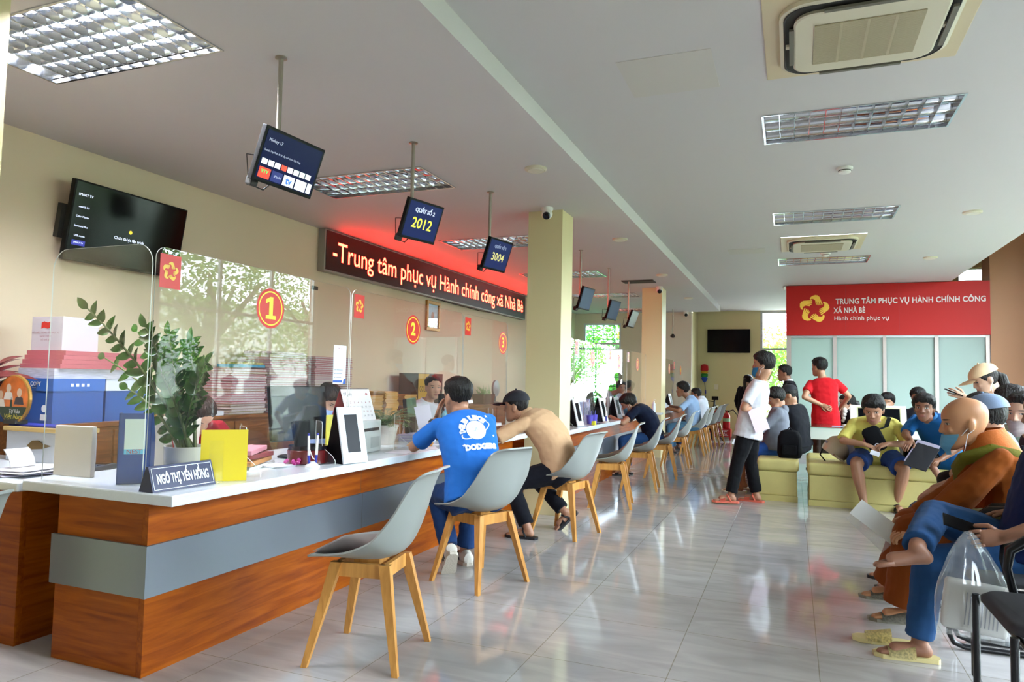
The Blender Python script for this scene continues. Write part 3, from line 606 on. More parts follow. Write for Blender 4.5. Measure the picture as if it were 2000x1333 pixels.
def make_chair(label):
    t = thing('shell_chair', label, 'chair', group='grey shell chairs with wooden legs'); NV, NU = 34, 18; b = MB()
    G = [[b.bm.verts.new(shell_pt(i/NV, -1+2*j/NU)) for j in range(NU+1)] for i in range(NV+1)]
    for i in range(NV):
        for j in range(NU): b.bm.faces.new((G[i][j], G[i][j+1], G[i+1][j+1], G[i+1][j]))
    bmesh.ops.recalc_face_normals(b.bm, faces=b.bm.faces[:]); bmesh.ops.solidify(b.bm, geom=b.bm.faces[:], thickness=.009); b.build('seat_shell', shellm, t, 60)
    b = MB(); G = [[b.bm.verts.new(shell_pt(.05+.40*i/14, -.80+1.6*j/12, .011+.012*math.sin(PI*i/14)**.5*math.cos((j/6-1)*1.4))) for j in range(13)] for i in range(15)]
    for i in range(14):
        for j in range(12): b.bm.faces.new((G[i][j], G[i][j+1], G[i+1][j+1], G[i+1][j]))
    bmesh.ops.solidify(b.bm, geom=b.bm.faces[:], thickness=.012); b.build('cushion', padm, t, 60)
    for sx_ in (1, -1):
        for sy in (1, -1):
            b = MB(); q = lambda c, w, d: [V((c[0]-w, c[1]-d, c[2])), V((c[0]+w, c[1]-d, c[2])), V((c[0]+w, c[1]+d, c[2])), V((c[0]-w, c[1]+d, c[2]))]
            b.loft([q((.205*sx_, .21*sy, 0), .013, .011), q((.112*sx_, .122*sy, .428), .025, .017)]); b.build('leg', beech, t)
    b = MB()
    for s in (1, -1): b.box(-.11, .11, s*.12-.011, s*.12+.011, .368, .428); b.box(s*.11-.011, s*.11+.011, -.108, .108, .368, .428)
    b.box(-.06, .06, -.06, .06, .41, .436); b.build('rail', beech, t); return t
CH = [(-1.766, 2.77, 190, 'grey shell chair standing empty in front of the counter, closest to the camera'), (-1.79, 4.02, 158, 'grey shell chair under the man in the blue shirt'), (-1.72, 5.55, 168, 'grey shell chair under the man in the black cap'),
      (-1.70, 7.03, 190, 'empty grey shell chair just past the man in the black cap'), (-1.66, 8.30, 186, 'empty grey shell chair just before the masked man in navy'), (-1.62, 9.45, 188, 'grey shell chair under the masked man in navy'), (-1.63, 10.85, 182, 'grey shell chair beside the second column'),
      (-1.62, 12.75, 180, 'grey shell chair under the man in the light blue shirt'), (-1.62, 13.65, 178, 'grey shell chair behind the man in the light blue shirt'), (-1.58, 14.55, 175, 'grey shell chair last but one along the counters'), (-1.56, 15.3, 172, 'grey shell chair farthest along the counters, near the fire extinguishers')]
c0 = make_chair(CH[0][3])
for i, (x, y, a, l) in enumerate(CH):
    m = Matrix.Translation((x, y, 0)) @ Matrix.Rotation(rad(a), 4, 'Z')
    if i: dup(c0, mat=m, label=l)
    else: c0.matrix_world = m; PM[c0.name] = m
dup(c0, (-2.66, 1.36, 0), rad(205), 'grey shell chair cut off by the left edge of the picture')

bkm = M('chair_black', '0d0d0f', .3, spec=.35); bkpad = M('black_mesh_pad', '26262a', .75, bump=.15, bscale=400)
def make_waiting(label):
    """seat faces local +x, origin on the floor under the seat centre"""
    t = thing('waiting_chair', label, 'chair', group='black waiting chairs'); b = MB(); b.loft([[V((x, y, z)) for x, y in rrect(hx, hy, .06)] for hx, hy, z in ((.21, .22, .425), (.235, .235, .435), (.235, .235, .455), (.215, .22, .47))]); b.build('seat', bkpad, t, 60)
    b = MB(); b.m = Matrix.Translation((-.27, 0, .68)) @ Matrix.Rotation(rad(-78), 4, 'Y'); b.loft([[V((x, y, z)) for x, y in rrect(hx, hy, .07)] for hx, hy, z in ((.17, .20, -.02), (.19, .22, -.012), (.19, .22, .012), (.17, .2, .02))]); b.build('backrest', bkpad, t, 60)
    for s in (1, -1):
        y = s*.26; b = MB(); b.tube([(-.24, y, .015), (.17, y, .015), (.215, y, .03), (.235, y, .07), (.235, y, .44)], .013, 10); b.tube([(.20, y, .40), (.1, y, .415), (-.2, y, .415)], .013, 10); b.build('leg_frame', bkm, t, True)
        b = MB(); b.tube([(.10, y, .41), (.13, y, .55), (.12, y, .62), (.06, y, .665), (-.10, y, .675), (-.28, y, .66)], [.014, .016, .02, .022, .022, .016], 10); b.build('armrest', bkm, t, True)
    for nm, p, q in (('back_post', (-.23, -.26, .40), (-.30, -.2, .9)), ('back_post', (-.23, .26, .40), (-.30, .2, .9)), ('crossbar', (.2, -.26, .41), (.2, .26, .41)), ('crossbar', (-.2, -.26, .41), (-.2, .26, .41)), ('crossbar', (-.22, -.26, .015), (-.22, .26, .015))): MB().tube([p, q], .012, 8).build(nm, bkm, t, True)
    return t
WC = [(.90, 3.02, 'black waiting chair standing empty at the lower right corner'), (.93, 3.72, 'black waiting chair under the man in jeans holding the plastic bag'), (.97, 4.36, 'black waiting chair under the monk'), (1.02, 5.02, 'black waiting chair under the man in the grey blue cap'), (1.62, 5.40, 'black waiting chair under the woman in the white mask'), (1.68, 6.25, 'black waiting chair under the woman with the dark bob')]
w0 = make_waiting(WC[0][2])
for i, (x, y, l) in enumerate(WC):
    m = Matrix.Translation((x, y, 0)) @ Matrix.Rotation(PI, 4, 'Z')
    if i: dup(w0, mat=m, label=l)
    else: w0.matrix_world = m; PM[w0.name] = m

# ------------------------------------------------------------------ cream benches, information desk
vinyl = M('cream_vinyl', 'c2b672', .42, spec=.5, bump=.05, bscale=12, var=.05)
def bench(x0, x1, y0, y1, h, label):
    t = thing('bench', label, 'bench', ((x0+x1)/2, (y0+y1)/2, 0), 0, 'cream upholstered benches'); MB().box(x0+.005, x1-.005, y0+.005, y1-.005, 0, .06).build('plinth', vinyl, t, world=True); MB().box(x0+.012, x1-.012, y0+.012, y1-.012, .06, h-.13, .012).build('base', vinyl, t, world=True)
    b = MB(); b.box(x0-.008, x1+.008, y0-.008, y1+.008, h-.13, h, .045, 4); b.build('seat_pad', vinyl, t, 60, world=True)
bench(-.36, .055, 8.15, 9.75, .445, 'cream bench under the seated man in the grey hoodie'); bench(.15, 1.95, 8.02, 8.60, .445, 'long cream bench under the boy in yellow, front of the information desk'); bench(.16, .72, 8.75, 9.25, .445, 'short cream bench tucked against the information desk')
t = thing('information_desk', 'white glass topped information desk on a dark base behind the cream bench', 'desk', (1.1, 9.7, 0))
MB().box(.2, 2.1, 9.32, 10.2, .60, .74, .004).build('desk_top', M('white_gloss', 'cfd4d2', .15), t, world=True); MB().box(.17, 2.13, 9.29, 10.23, .745, .753).build('glass_top', glassy('desk_glass', (.8, .95, .88), 1.45), t, world=True); MB().box(.32, 2.0, 9.40, 10.1, 0, .60).build('base', M('dark_laminate', '241d1a', .4), t, world=True)
def kiosk(x, y, label, w=.62):
    m = Matrix.Translation((x, y, .757)); t = thing('touch_kiosk', label, 'touch screen', mat=m, group='white touch screen kiosks'); b = MB(); q = rad(-18); r = Matrix.Rotation(q, 4, 'X')
    b.m = r; b.box(-w/2, w/2, -.02, .03, 0, .27, .006); b.build('housing', M('white_plastic'), t); b = MB(); b.m = r; b.box(-w/2+.09, w/2-.07, -.0215, -.02, .05, .23); b.build('screen', screenm, t); b = MB(); b.m = r; b.box(-w/2+.075, w/2-.055, -.0208, -.0202, .035, .245); b.build('bezel', M('bezel_yellow', 'b9b48e', .5), t)
kiosk(.98, 9.75, 'white tilted touch screen behind the boy in yellow'); 
for x, w, nm in ((.45, .12, 'left of the boy in yellow'), (.62, .07, 'close beside the boy in yellow')): tag(MB().box(x, x+w, 9.5, 9.6, .754, .757).build('leaflet', M('leaflet_lilac', 'b9b3d6', .5)), 'small leaflet on the information desk '+nm, 'leaflet')
# ------------------------------------------------------------------ things on the counters and desks
CT = .7455
whitep = M('white_paper', 'dcdde4', .6); lilac = M('lilac_paper', 'c4bfdc', .6); navy = M('navy_plate', '10184a', .3); plastw = M('white_plastic'); kraft = M('kraft_paper', 'c8923f', .65)
def one(name, label, cat, b, mat, grp=None, smooth=False): return tag(b.build(name, mat, None, smooth), label, cat, grp)
def rot(x, y, z, deg): return Matrix.Translation((x, y, z)) @ Matrix.Rotation(rad(deg), 4, 'Z')
# name plate
t = thing('name_plate', 'navy name plate reading NGÔ THỊ YẾN HỒNG on the counter edge', 'name plate', mat=rot(-2.452, 2.315, CT, -3))
b = MB(); b.loft([[V((.036, y, 0)), V((-.05, y, 0)), V((-.012, y, .104)), V((.0, y, .104))] for y in (-.16, .16)]); b.build('body', navy, t)
m = PM[t.name] @ frame_mat((.0187, 0, .052), (1, 0, .346)); wt = M('plate_white', 'e8ebf2', .5)
fb = MB(); fb.m = m
for x0, x1, y0, y1 in ((-.152, .152, .044, .0465), (-.152, .152, -.0465, -.044), (-.152, -.1495, -.044, .044), (.1495, .152, -.044, .044)): fb.box(x0, x1, y0, y1, .0005, .001)
fb.build('border', wt, t, world=True); write('NGÔ THỊ YẾN HỒNG', .056, wt, t, m @ Matrix.Translation((0, -.004, .001)), fit=.262, bold=.0022)
# blue magazine file with papers
t = thing('file_holder', 'dark blue plastic file holder behind the end screen', 'file holder', mat=rot(-2.78, 2.37, CT, 44)); bf = M('file_blue', '14397c', .35)
b = MB(); b.box(.06, .065, -.11, .11, 0, .03); b.prism([(-.11, 0), (-.105, 0), (-.105, .31), (-.11, .31)], .13, 'yz', (-.065, 0, 0)); b.box(-.065, .065, -.11, .11, 0, .004)
b.prism([(-.11, 0), (.11, 0), (.11, .19), (-.04, .31), (-.11, .31)], .004, 'yz', (.061, 0, 0)); b.prism([(-.11, 0), (.11, 0), (.11, .19), (-.04, .31), (-.11, .31)], .004, 'yz', (-.065, 0, 0)); b.build('holder', bf, t)
b = MB()
for k in range(9):
    for j in range(4): b.prism([(-.09+k*.022, .035+j*.045), (-.085+k*.022, .035+j*.045), (-.073+k*.022, .07+j*.045), (-.078+k*.022, .07+j*.045)], .0008, 'yz', (-.0662, 0, 0))
b.build('slots', M('slot_light', '9aa4b8', .6), t); MB().box(-.04, .042, -.1112, -.1102, .13, .285).build('label', M('label_paper', 'd9e4d6', .6), t); MB().box(-.04, .042, -.1116, -.1112, .13, .152).build('label_band', M('label_cyan', '67bcd8', .6), t)
write('NEST', .026, M('label_red', 'b23b34', .6), t, PM[t.name] @ frame_mat((.0, -.1119, .141), (0, -1, 0)), fit=.06)
# clear pockets with sheets, behind the end screen
b = MB(); b.m = rot(-3.13, 2.33, CT, 4); b.box(-.115, .115, -.012, .012, 0, .235, .004); one('document_pocket', 'white papers in a clear pocket leaning inside the end screen', 'document folder', b, M('milky_plastic', 'd5cfc6', .35))
t = thing('paper_bag', 'white paper bag with a gold ring handle behind the clear pocket', 'bag', mat=rot(-3.02, 2.78, CT, 10)); b = MB(); b.loft([[V((x*q, y*q, z)) for x, y in ((-.13, -.05), (.13, -.05), (.13, .05), (-.13, .05))] for z, q in ((0, .9), (.26, 1.05))]); b.build('bag', M('bag_white', 'd8d2c8', .6), t)
b = MB(); b.tube([(-.05+.05*math.cos(rad(a)), 0, .26+.05*math.sin(rad(a))) for a in range(0, 181, 15)], .008, 8); b.build('handle', gold, t, True)
# desk papers, laptop-like calculator, mini fridge, plaque
rn = random.Random(3)
for k in range(7):
    b = MB(); b.m = rot(-3.44+rn.uniform(-.05, .05), 2.33+rn.uniform(-.03, .03), .7365+k*.0042, rn.uniform(-25, 25)); b.box(-.10, .10, -.14, .14, 0, .0036); one('paper', 'loose lilac white paper in the pile at the front of the left desk', 'paper', b, lilac if k % 2 else whitep, 'papers on the left desk')
b = MB(); b.m = Matrix.Translation((-3.44, 2.32, .768)); n = 8; b.loft([[V((-.03+.03*math.sin(i*.3), y, .0)) + V((-.012*i, 0, .012*i)) for y in (-.06, .06)] + [V((-.027+.03*math.sin(i*.3), y, .002)) + V((-.012*i, 0, .012*i)) for y in (.06, -.06)] for i in range(n)]); one('paper', 'single sheet curling upright from the pile on the left desk', 'paper', b, whitep)
t = thing('calculator', 'dark calculator lying on the left desk papers beside the end screen', 'calculator', mat=rot(-3.30, 2.52, .7365, 20)); MB().box(-.09, .09, -.12, .12, 0, .028, .008).build('case', M('calc_dark', '2b2f3a', .4), t); b = MB()
for i in range(5):
    for j in range(4): b.box(-.07+i*.03, -.05+i*.03, -.10+j*.03, -.08+j*.03, .028, .033)
b.build('keys', M('calc_keys', '55596a', .5), t); MB().box(-.07, .07, .05, .10, .0282, .0292).build('display', screenm, t)
t = thing('mini_fridge', 'small white chest with a wooden top on the left desk', 'mini fridge', (-3.80, 2.64, .736)); MB().box(-.27, .25, -.02, .13, 0, .165, .006).build('body', M('fridge_white', 'b4b9c2', .35), t); MB().box(-.28, .26, -.035, .135, .165, .19, .004).build('lid', wood('pale_wood', 'a98b52', 'c4a86c', .4), t)
b = MB(); b.prism([(-.09, 0), (-.05, .028), (.0, .03), (.03, .015), (.10, .005), (.03, -.014), (-.05, -.02)], -.004, 'xz', (.0, -.021, .09)); b.build('badge', M('bronze', '6a5531', .35, .7), t); MB().box(-.27, .2, -.01, .1, .191, .2).build('cloth', M('blue_cloth', '1c2a8c', .7), t)
t = thing('plaque', 'round gilt edged plaque reading Tự hào Việt Nam on the small white chest', 'plaque', mat=Matrix.Translation((-4.04, 2.63, 1.075)))
def disc2(R, y, x0=0, z0=0, n=40): return [V((x0+R*math.cos(2*PI*k/n), y, z0+R*math.sin(2*PI*k/n))) for k in range(n)]
b = MB(); b.loft([disc2(.135, .01), disc2(.135, -.004), disc2(.128, -.008)]); b.build('rim', gold, t); b = MB(); b.poly(disc2(.128, -.0085)); b.build('face', M('plaque_orange', 'c9692a', .35, var=.35, vscale=14), t)
arc = [V((.127*math.cos(rad(a)), -.009, .127*math.sin(rad(a)))) for a in range(200, 341, 7)]; b = MB(); b.poly(arc); b.poly([V((-.02, -.0091, -.05)), V((.0, -.0091, -.05)), V((-.005, -.0091, .0)), V((-.01, -.0091, .01)), V((-.015, -.0091, .0))]); b.build('skyline', M('plaque_green', '1f3527', .5), t)
for x, z, c, c2 in ((-.035, .06, 'd9c3ac', 'e6e0da'), (.055, .035, 'd6b9a0', '3a3238'), (-.10, .02, 'cfae90', 'e2d8cc')):
    b = MB(); b.poly([V((x+.02*math.cos(a*PI/8), -.0093, z+.025*math.sin(a*PI/8))) for a in range(16)]); b.build('figure_head', M('plq'+c, c, .5), t)
    b = MB(); b.poly([V((x-.04, -.0091, z-.065)), V((x+.04, -.0091, z-.065)), V((x+.03, -.0091, z-.028)), V((x, -.0091, z-.016)), V((x-.03, -.0091, z-.028))]); b.build('figure_coat', M('plq'+c2, c2, .5), t)
write('Tự hào', .032, wt, t, PM[t.name] @ frame_mat((.02, -.0096, -.068), (0, -1, 0)), shear=.2); write('Việt Nam', .038, M('plaque_yellow', 'd6c64a', .5), t, PM[t.name] @ frame_mat((.01, -.0096, -.098), (0, -1, 0)), shear=.25)
b = MB(); b.box(-.05, .05, -.02, .05, -.137, -.115); b.tube([(0, .02, -.12), (0, .05, .02)], .008, 6); b.build('stand', dark, t)

# ---- plants
leafg = M('zz_leaf', '244a14', .2, spec=.5, coat=.2, var=.25, vscale=25); stemg = M('zz_stem', '4d5b2a', .5); soil = M('soil', '3c2f22', .9, bump=.4, bscale=80); potw = M('white_pot', 'dcdcd2', .25)
def leaf(b, p, d, n, L_, w, curl=.15, k=6):
    d = d.normalized(); s = d.cross(n).normalized(); n = s.cross(d); rows = []
    for i in range(k+1):
        t_ = i/k; q = w*math.sin(PI*min(1, t_**.8))**.8*(1-.15*t_) if 0 < i < k else .0006; c = p + d*L_*t_ - n*curl*L_*t_*t_
        rows.append([c - s*q + n*q*.35, c, c + s*q + n*q*.35])
    b.loft(rows, closed=False)
t = thing('potted_plant', 'tall glossy green plant in a white pot on the counter by the end screen', 'plant', (-2.74, 2.62, CT)); PT = PM[t.name]
b = MB(); b.lathe((0, 0, 0), [(.085, 0), (.098, .02), (.105, .14), (.098, .14), (.09, .12), (0, .12)]); b.build('pot', potw, t, True); MB().lathe((0, 0, 0), [(.094, .121), (.05, .128), (0, .13)]).build('soil', soil, t)
FR = [((172, 604), 2.35, .0), ((285, 640), 2.55, 1), ((330, 655), 2.6, 2), ((373, 668), 2.65, 3), ((402, 712), 2.55, 4), ((268, 648), 2.75, 5), ((205, 700), 2.75, 6), ((250, 760), 2.6, 7), ((315, 730), 2.45, 8)]
for (px, py), Y, k in FR:
    tip = gy(px, py, Y) - PT.translation; base = V((.035*math.cos(k*2.3), .035*math.sin(k*2.3), .12)); mid = base.lerp(tip, .5) + V((0, 0, .06)) + V((-(tip.x-base.x)*.12, 0, 0)); n = 16
    P = [(base*(1-u)**2 + mid*2*u*(1-u) + tip*u*u) for u in [i/n for i in range(n+1)]]
    st = MB().tube(P, [.0085*(1-.7*i/n)+.001 for i in range(n+1)], 8).build('stem', stemg, t, True); b = MB(); rl = random.Random(int(k)+40)
    for i in range(4 if k < 6 else 2, n, 1 if k < 5 else 2):
        d = (P[i+1]-P[i]).normalized(); up = V((rl.uniform(-.3, .3), -1, .4)).normalized(); side = d.cross(up).normalized()
        for s in (1, -1): leaf(b, P[i] + d*(.008 if s > 0 else 0), (side*s + d*.75 + up*rl.uniform(-.1, .45)), up, rl.uniform(.085, .115)*(1-.35*(i/n)), .029*(1-.2*i/n))
    leaf(b, P[-1], P[-1]-P[-2], V((0, -1, .4)), .08, .022)
    b.build('leaves', leafg, st, True, fixn=False)
MB().tube([(-.03, -.05, .12), (-.035, -.06, .17)], [.004, .002], 6).build('tag_stick', M('tag_red', 'c0402a', .5), t)
t = thing('potted_plant', 'dark red leaved plant behind the round plaque at the left edge', 'plant', (-4.36, 2.62, .95)); b = MB(); b.lathe((0, 0, 0), [(.07, 0), (.09, .15), (.082, .15), (0, .13)]); b.build('pot', M('grey_pot', '74706a', .5), t)
b = MB(); bs = MB(); rl = random.Random(11)
for k in range(34):
    a = k*2.4; d = V((math.cos(a), math.sin(a)*.7, rl.uniform(.3, 1.5))).normalized(); p = V((0, 0, .14)) + d*rl.uniform(.06, .20); bs.tube([(0, 0, .12), p], [.004, .003], 6); leaf(b, p, (d + V((0, 0, -.35))), V((0, -.5, 1)), rl.uniform(.15, .22), .046, .3)
b.build('leaves', M('red_leaf', '6d2a2c', .4, var=.3, vscale=20), t, True, fixn=False); bs.build('stems', stemg, t)
t = thing('potted_plant', 'feathery green fern in a pale pot on the counter below the number 2 screen', 'plant', (-2.80, 4.50, CT)); b = MB(); b.lathe((0, 0, 0), [(.075, 0), (.10, .13), (.105, .13), (.105, .145), (.09, .145), (0, .13)]); b.build('pot', M('pale_pot', 'bdb6ae', .4), t, True)
b = MB(); bs = MB()
for k in range(30):
    a = k*2.4; up = rl.uniform(.5, 1.5); d = V((math.cos(a), math.sin(a), up)).normalized(); L_ = rl.uniform(.22, .34); P = [V((0, 0, .13)) + d*L_*u + V((0, 0, -.20*u*u*L_*2)) for u in [i/9 for i in range(10)]]; bs.tube(P, .002, 5)
    for i in range(2, 10):
        dd = (P[i]-P[i-1]).normalized(); sd = dd.cross(V((0, 0, 1))).normalized()
        for s in (1, -1):
            for jj in (0, .5): leaf(b, P[i]-(P[i]-P[i-1])*jj, sd*s + dd*.7 + V((0, 0, .15)), V((0, 0, 1)), .055*(1-.4*i/10), .005, .2, 3)
b.build('fronds', M('fern_green', '3c6a2a', .5), t, True, fixn=False); bs.build('stems', stemg, t)
t = thing('plant_basket', 'small trailing plant in a brown basket on the far wall cabinet', 'plant', (-4.5, 10.1, .861)); b = MB(); b.loft([[V((x*q, y*q, z)) for x, y in rrect(.12, .22, .04)] for z, q in ((0, .85), (.15, 1), (.15, .9), (.12, .9))]); b.build('basket', M('brown_wicker', '5b2f22', .7, bump=.4, bscale=90), t)
b = MB()
for k in range(34): a = k*2.4; d = V((math.cos(a)*.5, math.sin(a), rl.uniform(.6, 2))).normalized(); leaf(b, V((rl.uniform(-.06, .06), rl.uniform(-.15, .15), .12)), d, V((1, 0, .2)), rl.uniform(.09, .2), .012, .3)
b.build('leaves', M('pale_leaf', '7f9a5a', .5), t, True, fixn=False)

# ---- yellow board, bottle, pen stand, red box, folders
one('display_board', 'bright yellow board standing on the counter beside the name plate', 'board', (lambda b: (setattr(b, 'm', rot(-2.435, 2.545, CT, 43)), b.box(-.10, .10, -.003, .003, 0, .235))[1])(MB()), M('bright_yellow', 'f2d81c', .4))
t = thing('board_holder', 'clear bent acrylic holder in front of the yellow board', 'holder', mat=rot(-2.425, 2.53, CT, 43)); b = MB(); b.box(-.06, .0, -.018, -.015, 0, .19); b.box(-.06, 0, -.05, -.018, 0, .003); b.build('sheet', acry, t)
def bottle(t, h, r, body, cap, lq=None, lab=None):
    MB().lathe((0, 0, 0), [(r*.9, 0), (r, .01), (r, h*.55), (r*.85, h*.62), (r, h*.7), (r*.9, h*.78), (r*.4, h*.9), (r*.38, h*.93), (0, h*.93)]).build('bottle', body, t, True); MB().cyl((0, 0, h*.92), r*.45, h*.09).build('cap', cap, t)
    if lab: MB().lathe((0, 0, h*.2), [(r*1.02, 0), (r*1.02, h*.33)]).build('label', lab, t)
t = thing('water_bottle', 'small clear water bottle with a blue label behind the name plate', 'bottle', (-2.60, 2.72, CT)); bottle(t, .17, .03, M('bottle_clear', 'a9c2cc', .1), plastw, lab=M('label_blue', '2f62b0', .4)); write('AQUA', .016, wt, t, PM[t.name] @ frame_mat((.0277, -.0164, .062), (.86, -.51, 0)))
t = thing('pen_stand', 'white and blue twin pen stand on the counter in front of the red box', 'pen stand', (-2.41, 3.16, CT)); MB().lathe((0, 0, 0), [(.04, 0), (.04, .008), (.03, .016), (.012, .03), (0, .03)]).build('base', plastw, t, True)
for s in (-1, 1):
    a, c = V((s*.008, s*.018, .02)), V((s*.010, s*.026, .17)); p = MB().tube([a, a.lerp(c, .3)], [.007, .008], 10).build('grip', M('pen_blue', '2a2f98', .35), t, True); MB().tube([a.lerp(c, .3), c], [.0075, .006], 10).build('pen', plastw, t, True); MB().tube([c, c+V((0, 0, .012))], .006, 8).build('pen_cap', M('pen_blue'), t, True)
MB().tube([(0, -.03, .10), (0, .0, .05), (.01, .028, .03), (0, .01, .015)], .003, 6).build('cord', plastw, t, True)
t = thing('stamp_box', 'round dark red glossy box on the counter behind the pen stand', 'box', (-2.55, 3.30, CT)); MB().lathe((0, 0, 0), [(.10, 0), (.112, .005), (.112, .075), (.105, .08), (0, .08)], 36).build('body', M('oxblood', '5c1618', .2, coat=.5), t, True); MB().lathe((0, 0, .08), [(.108, 0), (.108, .02), (.0, .022)], 36).build('lid', M('box_black', '17151a', .2), t, True)
b = MB()
for k in range(9): b.ball((-2.54+rl.uniform(-.04, .04), 3.15+rl.uniform(-.02, .02), CT+.011+rl.uniform(0, .02)), .011, 6)
one('flower_trinket', 'tiny magenta bead trinket beside the dark red box', 'trinket', b, M('magenta', 'b0257c', .4))
for k, (c, lab, a) in enumerate((('d98d9a', 'pink cardboard folder on top of the folder pile behind the yellow board', 8), ('8c3a3a', 'dark red folder in the middle of the pile behind the yellow board', -6), ('c98a4a', 'brown folder at the bottom of the pile behind the yellow board', 3))):
    b = MB(); b.m = rot(-2.78+k*.01, 2.98, CT+.075-.028*k, 20+a); b.box(-.13, .13, -.17, .17, 0, .024, .003); one('folder', lab, 'folder', b, M('folder_'+c, c, .55), 'folders behind the yellow board')
t = thing('letter_tray', 'low white letter tray under the folder pile behind the yellow board', 'tray', mat=rot(-2.75, 2.98, CT, 20)); b = MB(); b.box(-.13, .13, -.17, .17, 0, .004); b.box(-.13, -.126, -.17, .17, .004, .017); b.box(.126, .13, -.17, .17, .004, .017); b.build('tray', plastw, t)
for k in range(4):
    b = MB(); b.m = rot(-2.62, 3.12-.01*k, CT+.0005+k*.002, 60+k*9); b.box(-.07, .07, -.10, .10, 0, .0015); one('paper', 'loose sheet on the counter before the folder pile', 'paper', b, whitep, 'sheets before the folder pile')
# ---- monitors of the clerks (backs towards the hall)
glossb = M('gloss_black', '08090a', .16, spec=.12)
def monitor(x, y, yaw, w, h, zb, label, tilt=6, logo=False):
    t = thing('monitor', label, 'monitor', mat=rot(x, y, CT, yaw), group='desktop monitors on the counters'); b = MB(); b.m = Matrix.Translation((0, 0, zb)) @ Matrix.Rotation(rad(-tilt), 4, 'Y'); b.box(-.018, .012, -w/2, w/2, 0, h, .006); b.build('housing', glossb, t)
    b = MB(); b.m = Matrix.Translation((0, 0, zb)) @ Matrix.Rotation(rad(-tilt), 4, 'Y'); b.box(-.0195, -.018, -w/2+.012, w/2-.012, .015, h-.012); b.build('screen', screenm, t)
    MB().box(.0, .03, -.05, .05, .012, zb+.12, .006).build('stand', blackp, t); b = MB(); b.loft([[V((x_, y_, z)) for x_, y_ in rrect(.09*q, .12*q, .05*q)] for z, q in ((0, 1), (.008, 1), (.014, .9))]); b.build('base', blackp, t, True); return t
monitor(-2.78, 3.52, -12, .42, .33, .10, 'black monitor behind the dark red box, turned away from the hall', 8); monitor(-2.86, 5.02, 20, .46, .27, .06, 'black monitor in front of the clerk facing the man in blue'); monitor(-2.86, 5.72, 0, .40, .30, .06, 'black monitor in front of the man in the black cap', 4)
b = MB(); b.box(-2.70, -2.50, 5.02, 5.24, CT, CT+.12, .01); one('card_reader', 'black box under the monitor edge by the elbow of the man in blue', 'device', b, blackp)
for x, y, nm in ((-2.66, 7.95, 'beside the first photo frame beyond the column'), (-2.66, 9.7, 'by the masked man in navy')): monitor(x, y, 0, .42, .27, .08, 'black monitor '+nm+', on the middle counter')
# ---- rating tablets
def tablet(x, y, yaw, w, h, label):
    t = thing('rating_tablet', label, 'tablet stand', mat=rot(x, y, CT, yaw), group='white framed rating tablets'); a = rad(14); d = h*math.sin(a); zt = h*math.cos(a)
    b = MB(); b.prism([(0, 0), (-d, zt), (-d-.012, zt), (-.16, .012), (-.16, 0)], w-.006, 'xz', (0, -w/2+.003, 0)); b.build('back_wedge', M('tablet_black', '060608', .35, spec=.15), t)
    b = MB(); b.m = Matrix.Rotation(-a, 4, 'Y'); q = w/2; b.box(.001, .014, -q, q, 0, h, .003); b.build('frame', M('tablet_white', 'd5dade', .35), t); b = MB(); b.m = Matrix.Rotation(-a, 4, 'Y'); b.box(.0141, .0152, -q*.54, q*.50, h*.19, h*.86); b.build('screen', M('tablet_screen', '03040a', .25, spec=.08), t); return t
tb = tablet(-2.315, 3.42, -16, .175, .325, 'white framed rating tablet with a black screen, first along the counter')
for x, y, yaw, w, nm in ((-2.17, 7.50, -11, .15, 'nearest on the middle counter'), (-2.17, 8.62, -10, .15, 'second on the middle counter, right behind the white pen stand'), (-2.17, 9.42, -10, .15, 'third on the middle counter, beside the masked man'), (-2.17, 12.9, -8, .15, 'nearest on the far counter'), (-2.17, 13.9, -8, .15, 'second on the far counter')):
    tablet(x, y, yaw, w, .30, 'white framed rating tablet '+nm)
# ---- card on the screen, calendar, scanner
t = thing('notice_card', 'white notice card with a blue foot taped to the number 1 screen', 'notice', (-2.513, 3.52, 1.309)); cw, chh = .062, .115; MB().box(-.0008, .0008, -cw, cw, -chh, chh).build('card', M('card_white', 'e3e8ee', .5), t)
b = MB(); b.box(.0009, .0013, -cw, cw*.45, -chh+.008, -chh+.022); b.prism([(cw*.55, -chh), (cw, -chh), (cw, -chh+.03), (cw*.7, -chh+.03)], .0005, 'yz', (.0009, 0, 0)); b.build('band', M('card_blue', '2f5cb4', .5), t); write('Mã trả', .014, M('card_red', 'c03030', .5), t, frame_mat((-2.5118, 3.52, 1.405), (1, 0, 0)))
b = MB()
for k in range(3): b.box(.0009, .0012, -cw*.8, -cw*.66, -.035-k*.022, -.028-k*.022); b.box(.0009, .0012, -cw*.5, cw*(.5-.1*k), -.034-k*.022, -.030-k*.022)
b.build('text_lines', M('card_grey', '8a94a4', .5), t)
t = thing('scanner', 'white desktop scanner under the calendar, behind the first rating tablet', 'scanner', mat=rot(-2.66, 3.93, CT, 6)); MB().box(-.10, .10, -.17, .17, 0, .21, .012).build('body', M('scanner_white', 'cfd3d0', .4), t); MB().box(.1, .102, -.13, .13, .14, .16).build('paper_slot', dark, t); MB().box(.1, .103, .02, .14, .03, .10).build('front_panel', M('scanner_grey', 'b4b8b6', .4), t)
t = thing('desk_calendar', 'spiral desk calendar showing 07 July on top of the white scanner', 'calendar', mat=rot(-2.66, 3.90, CT+.211, -6)); cm = M('cal_paper', 'e6e0e2', .55)
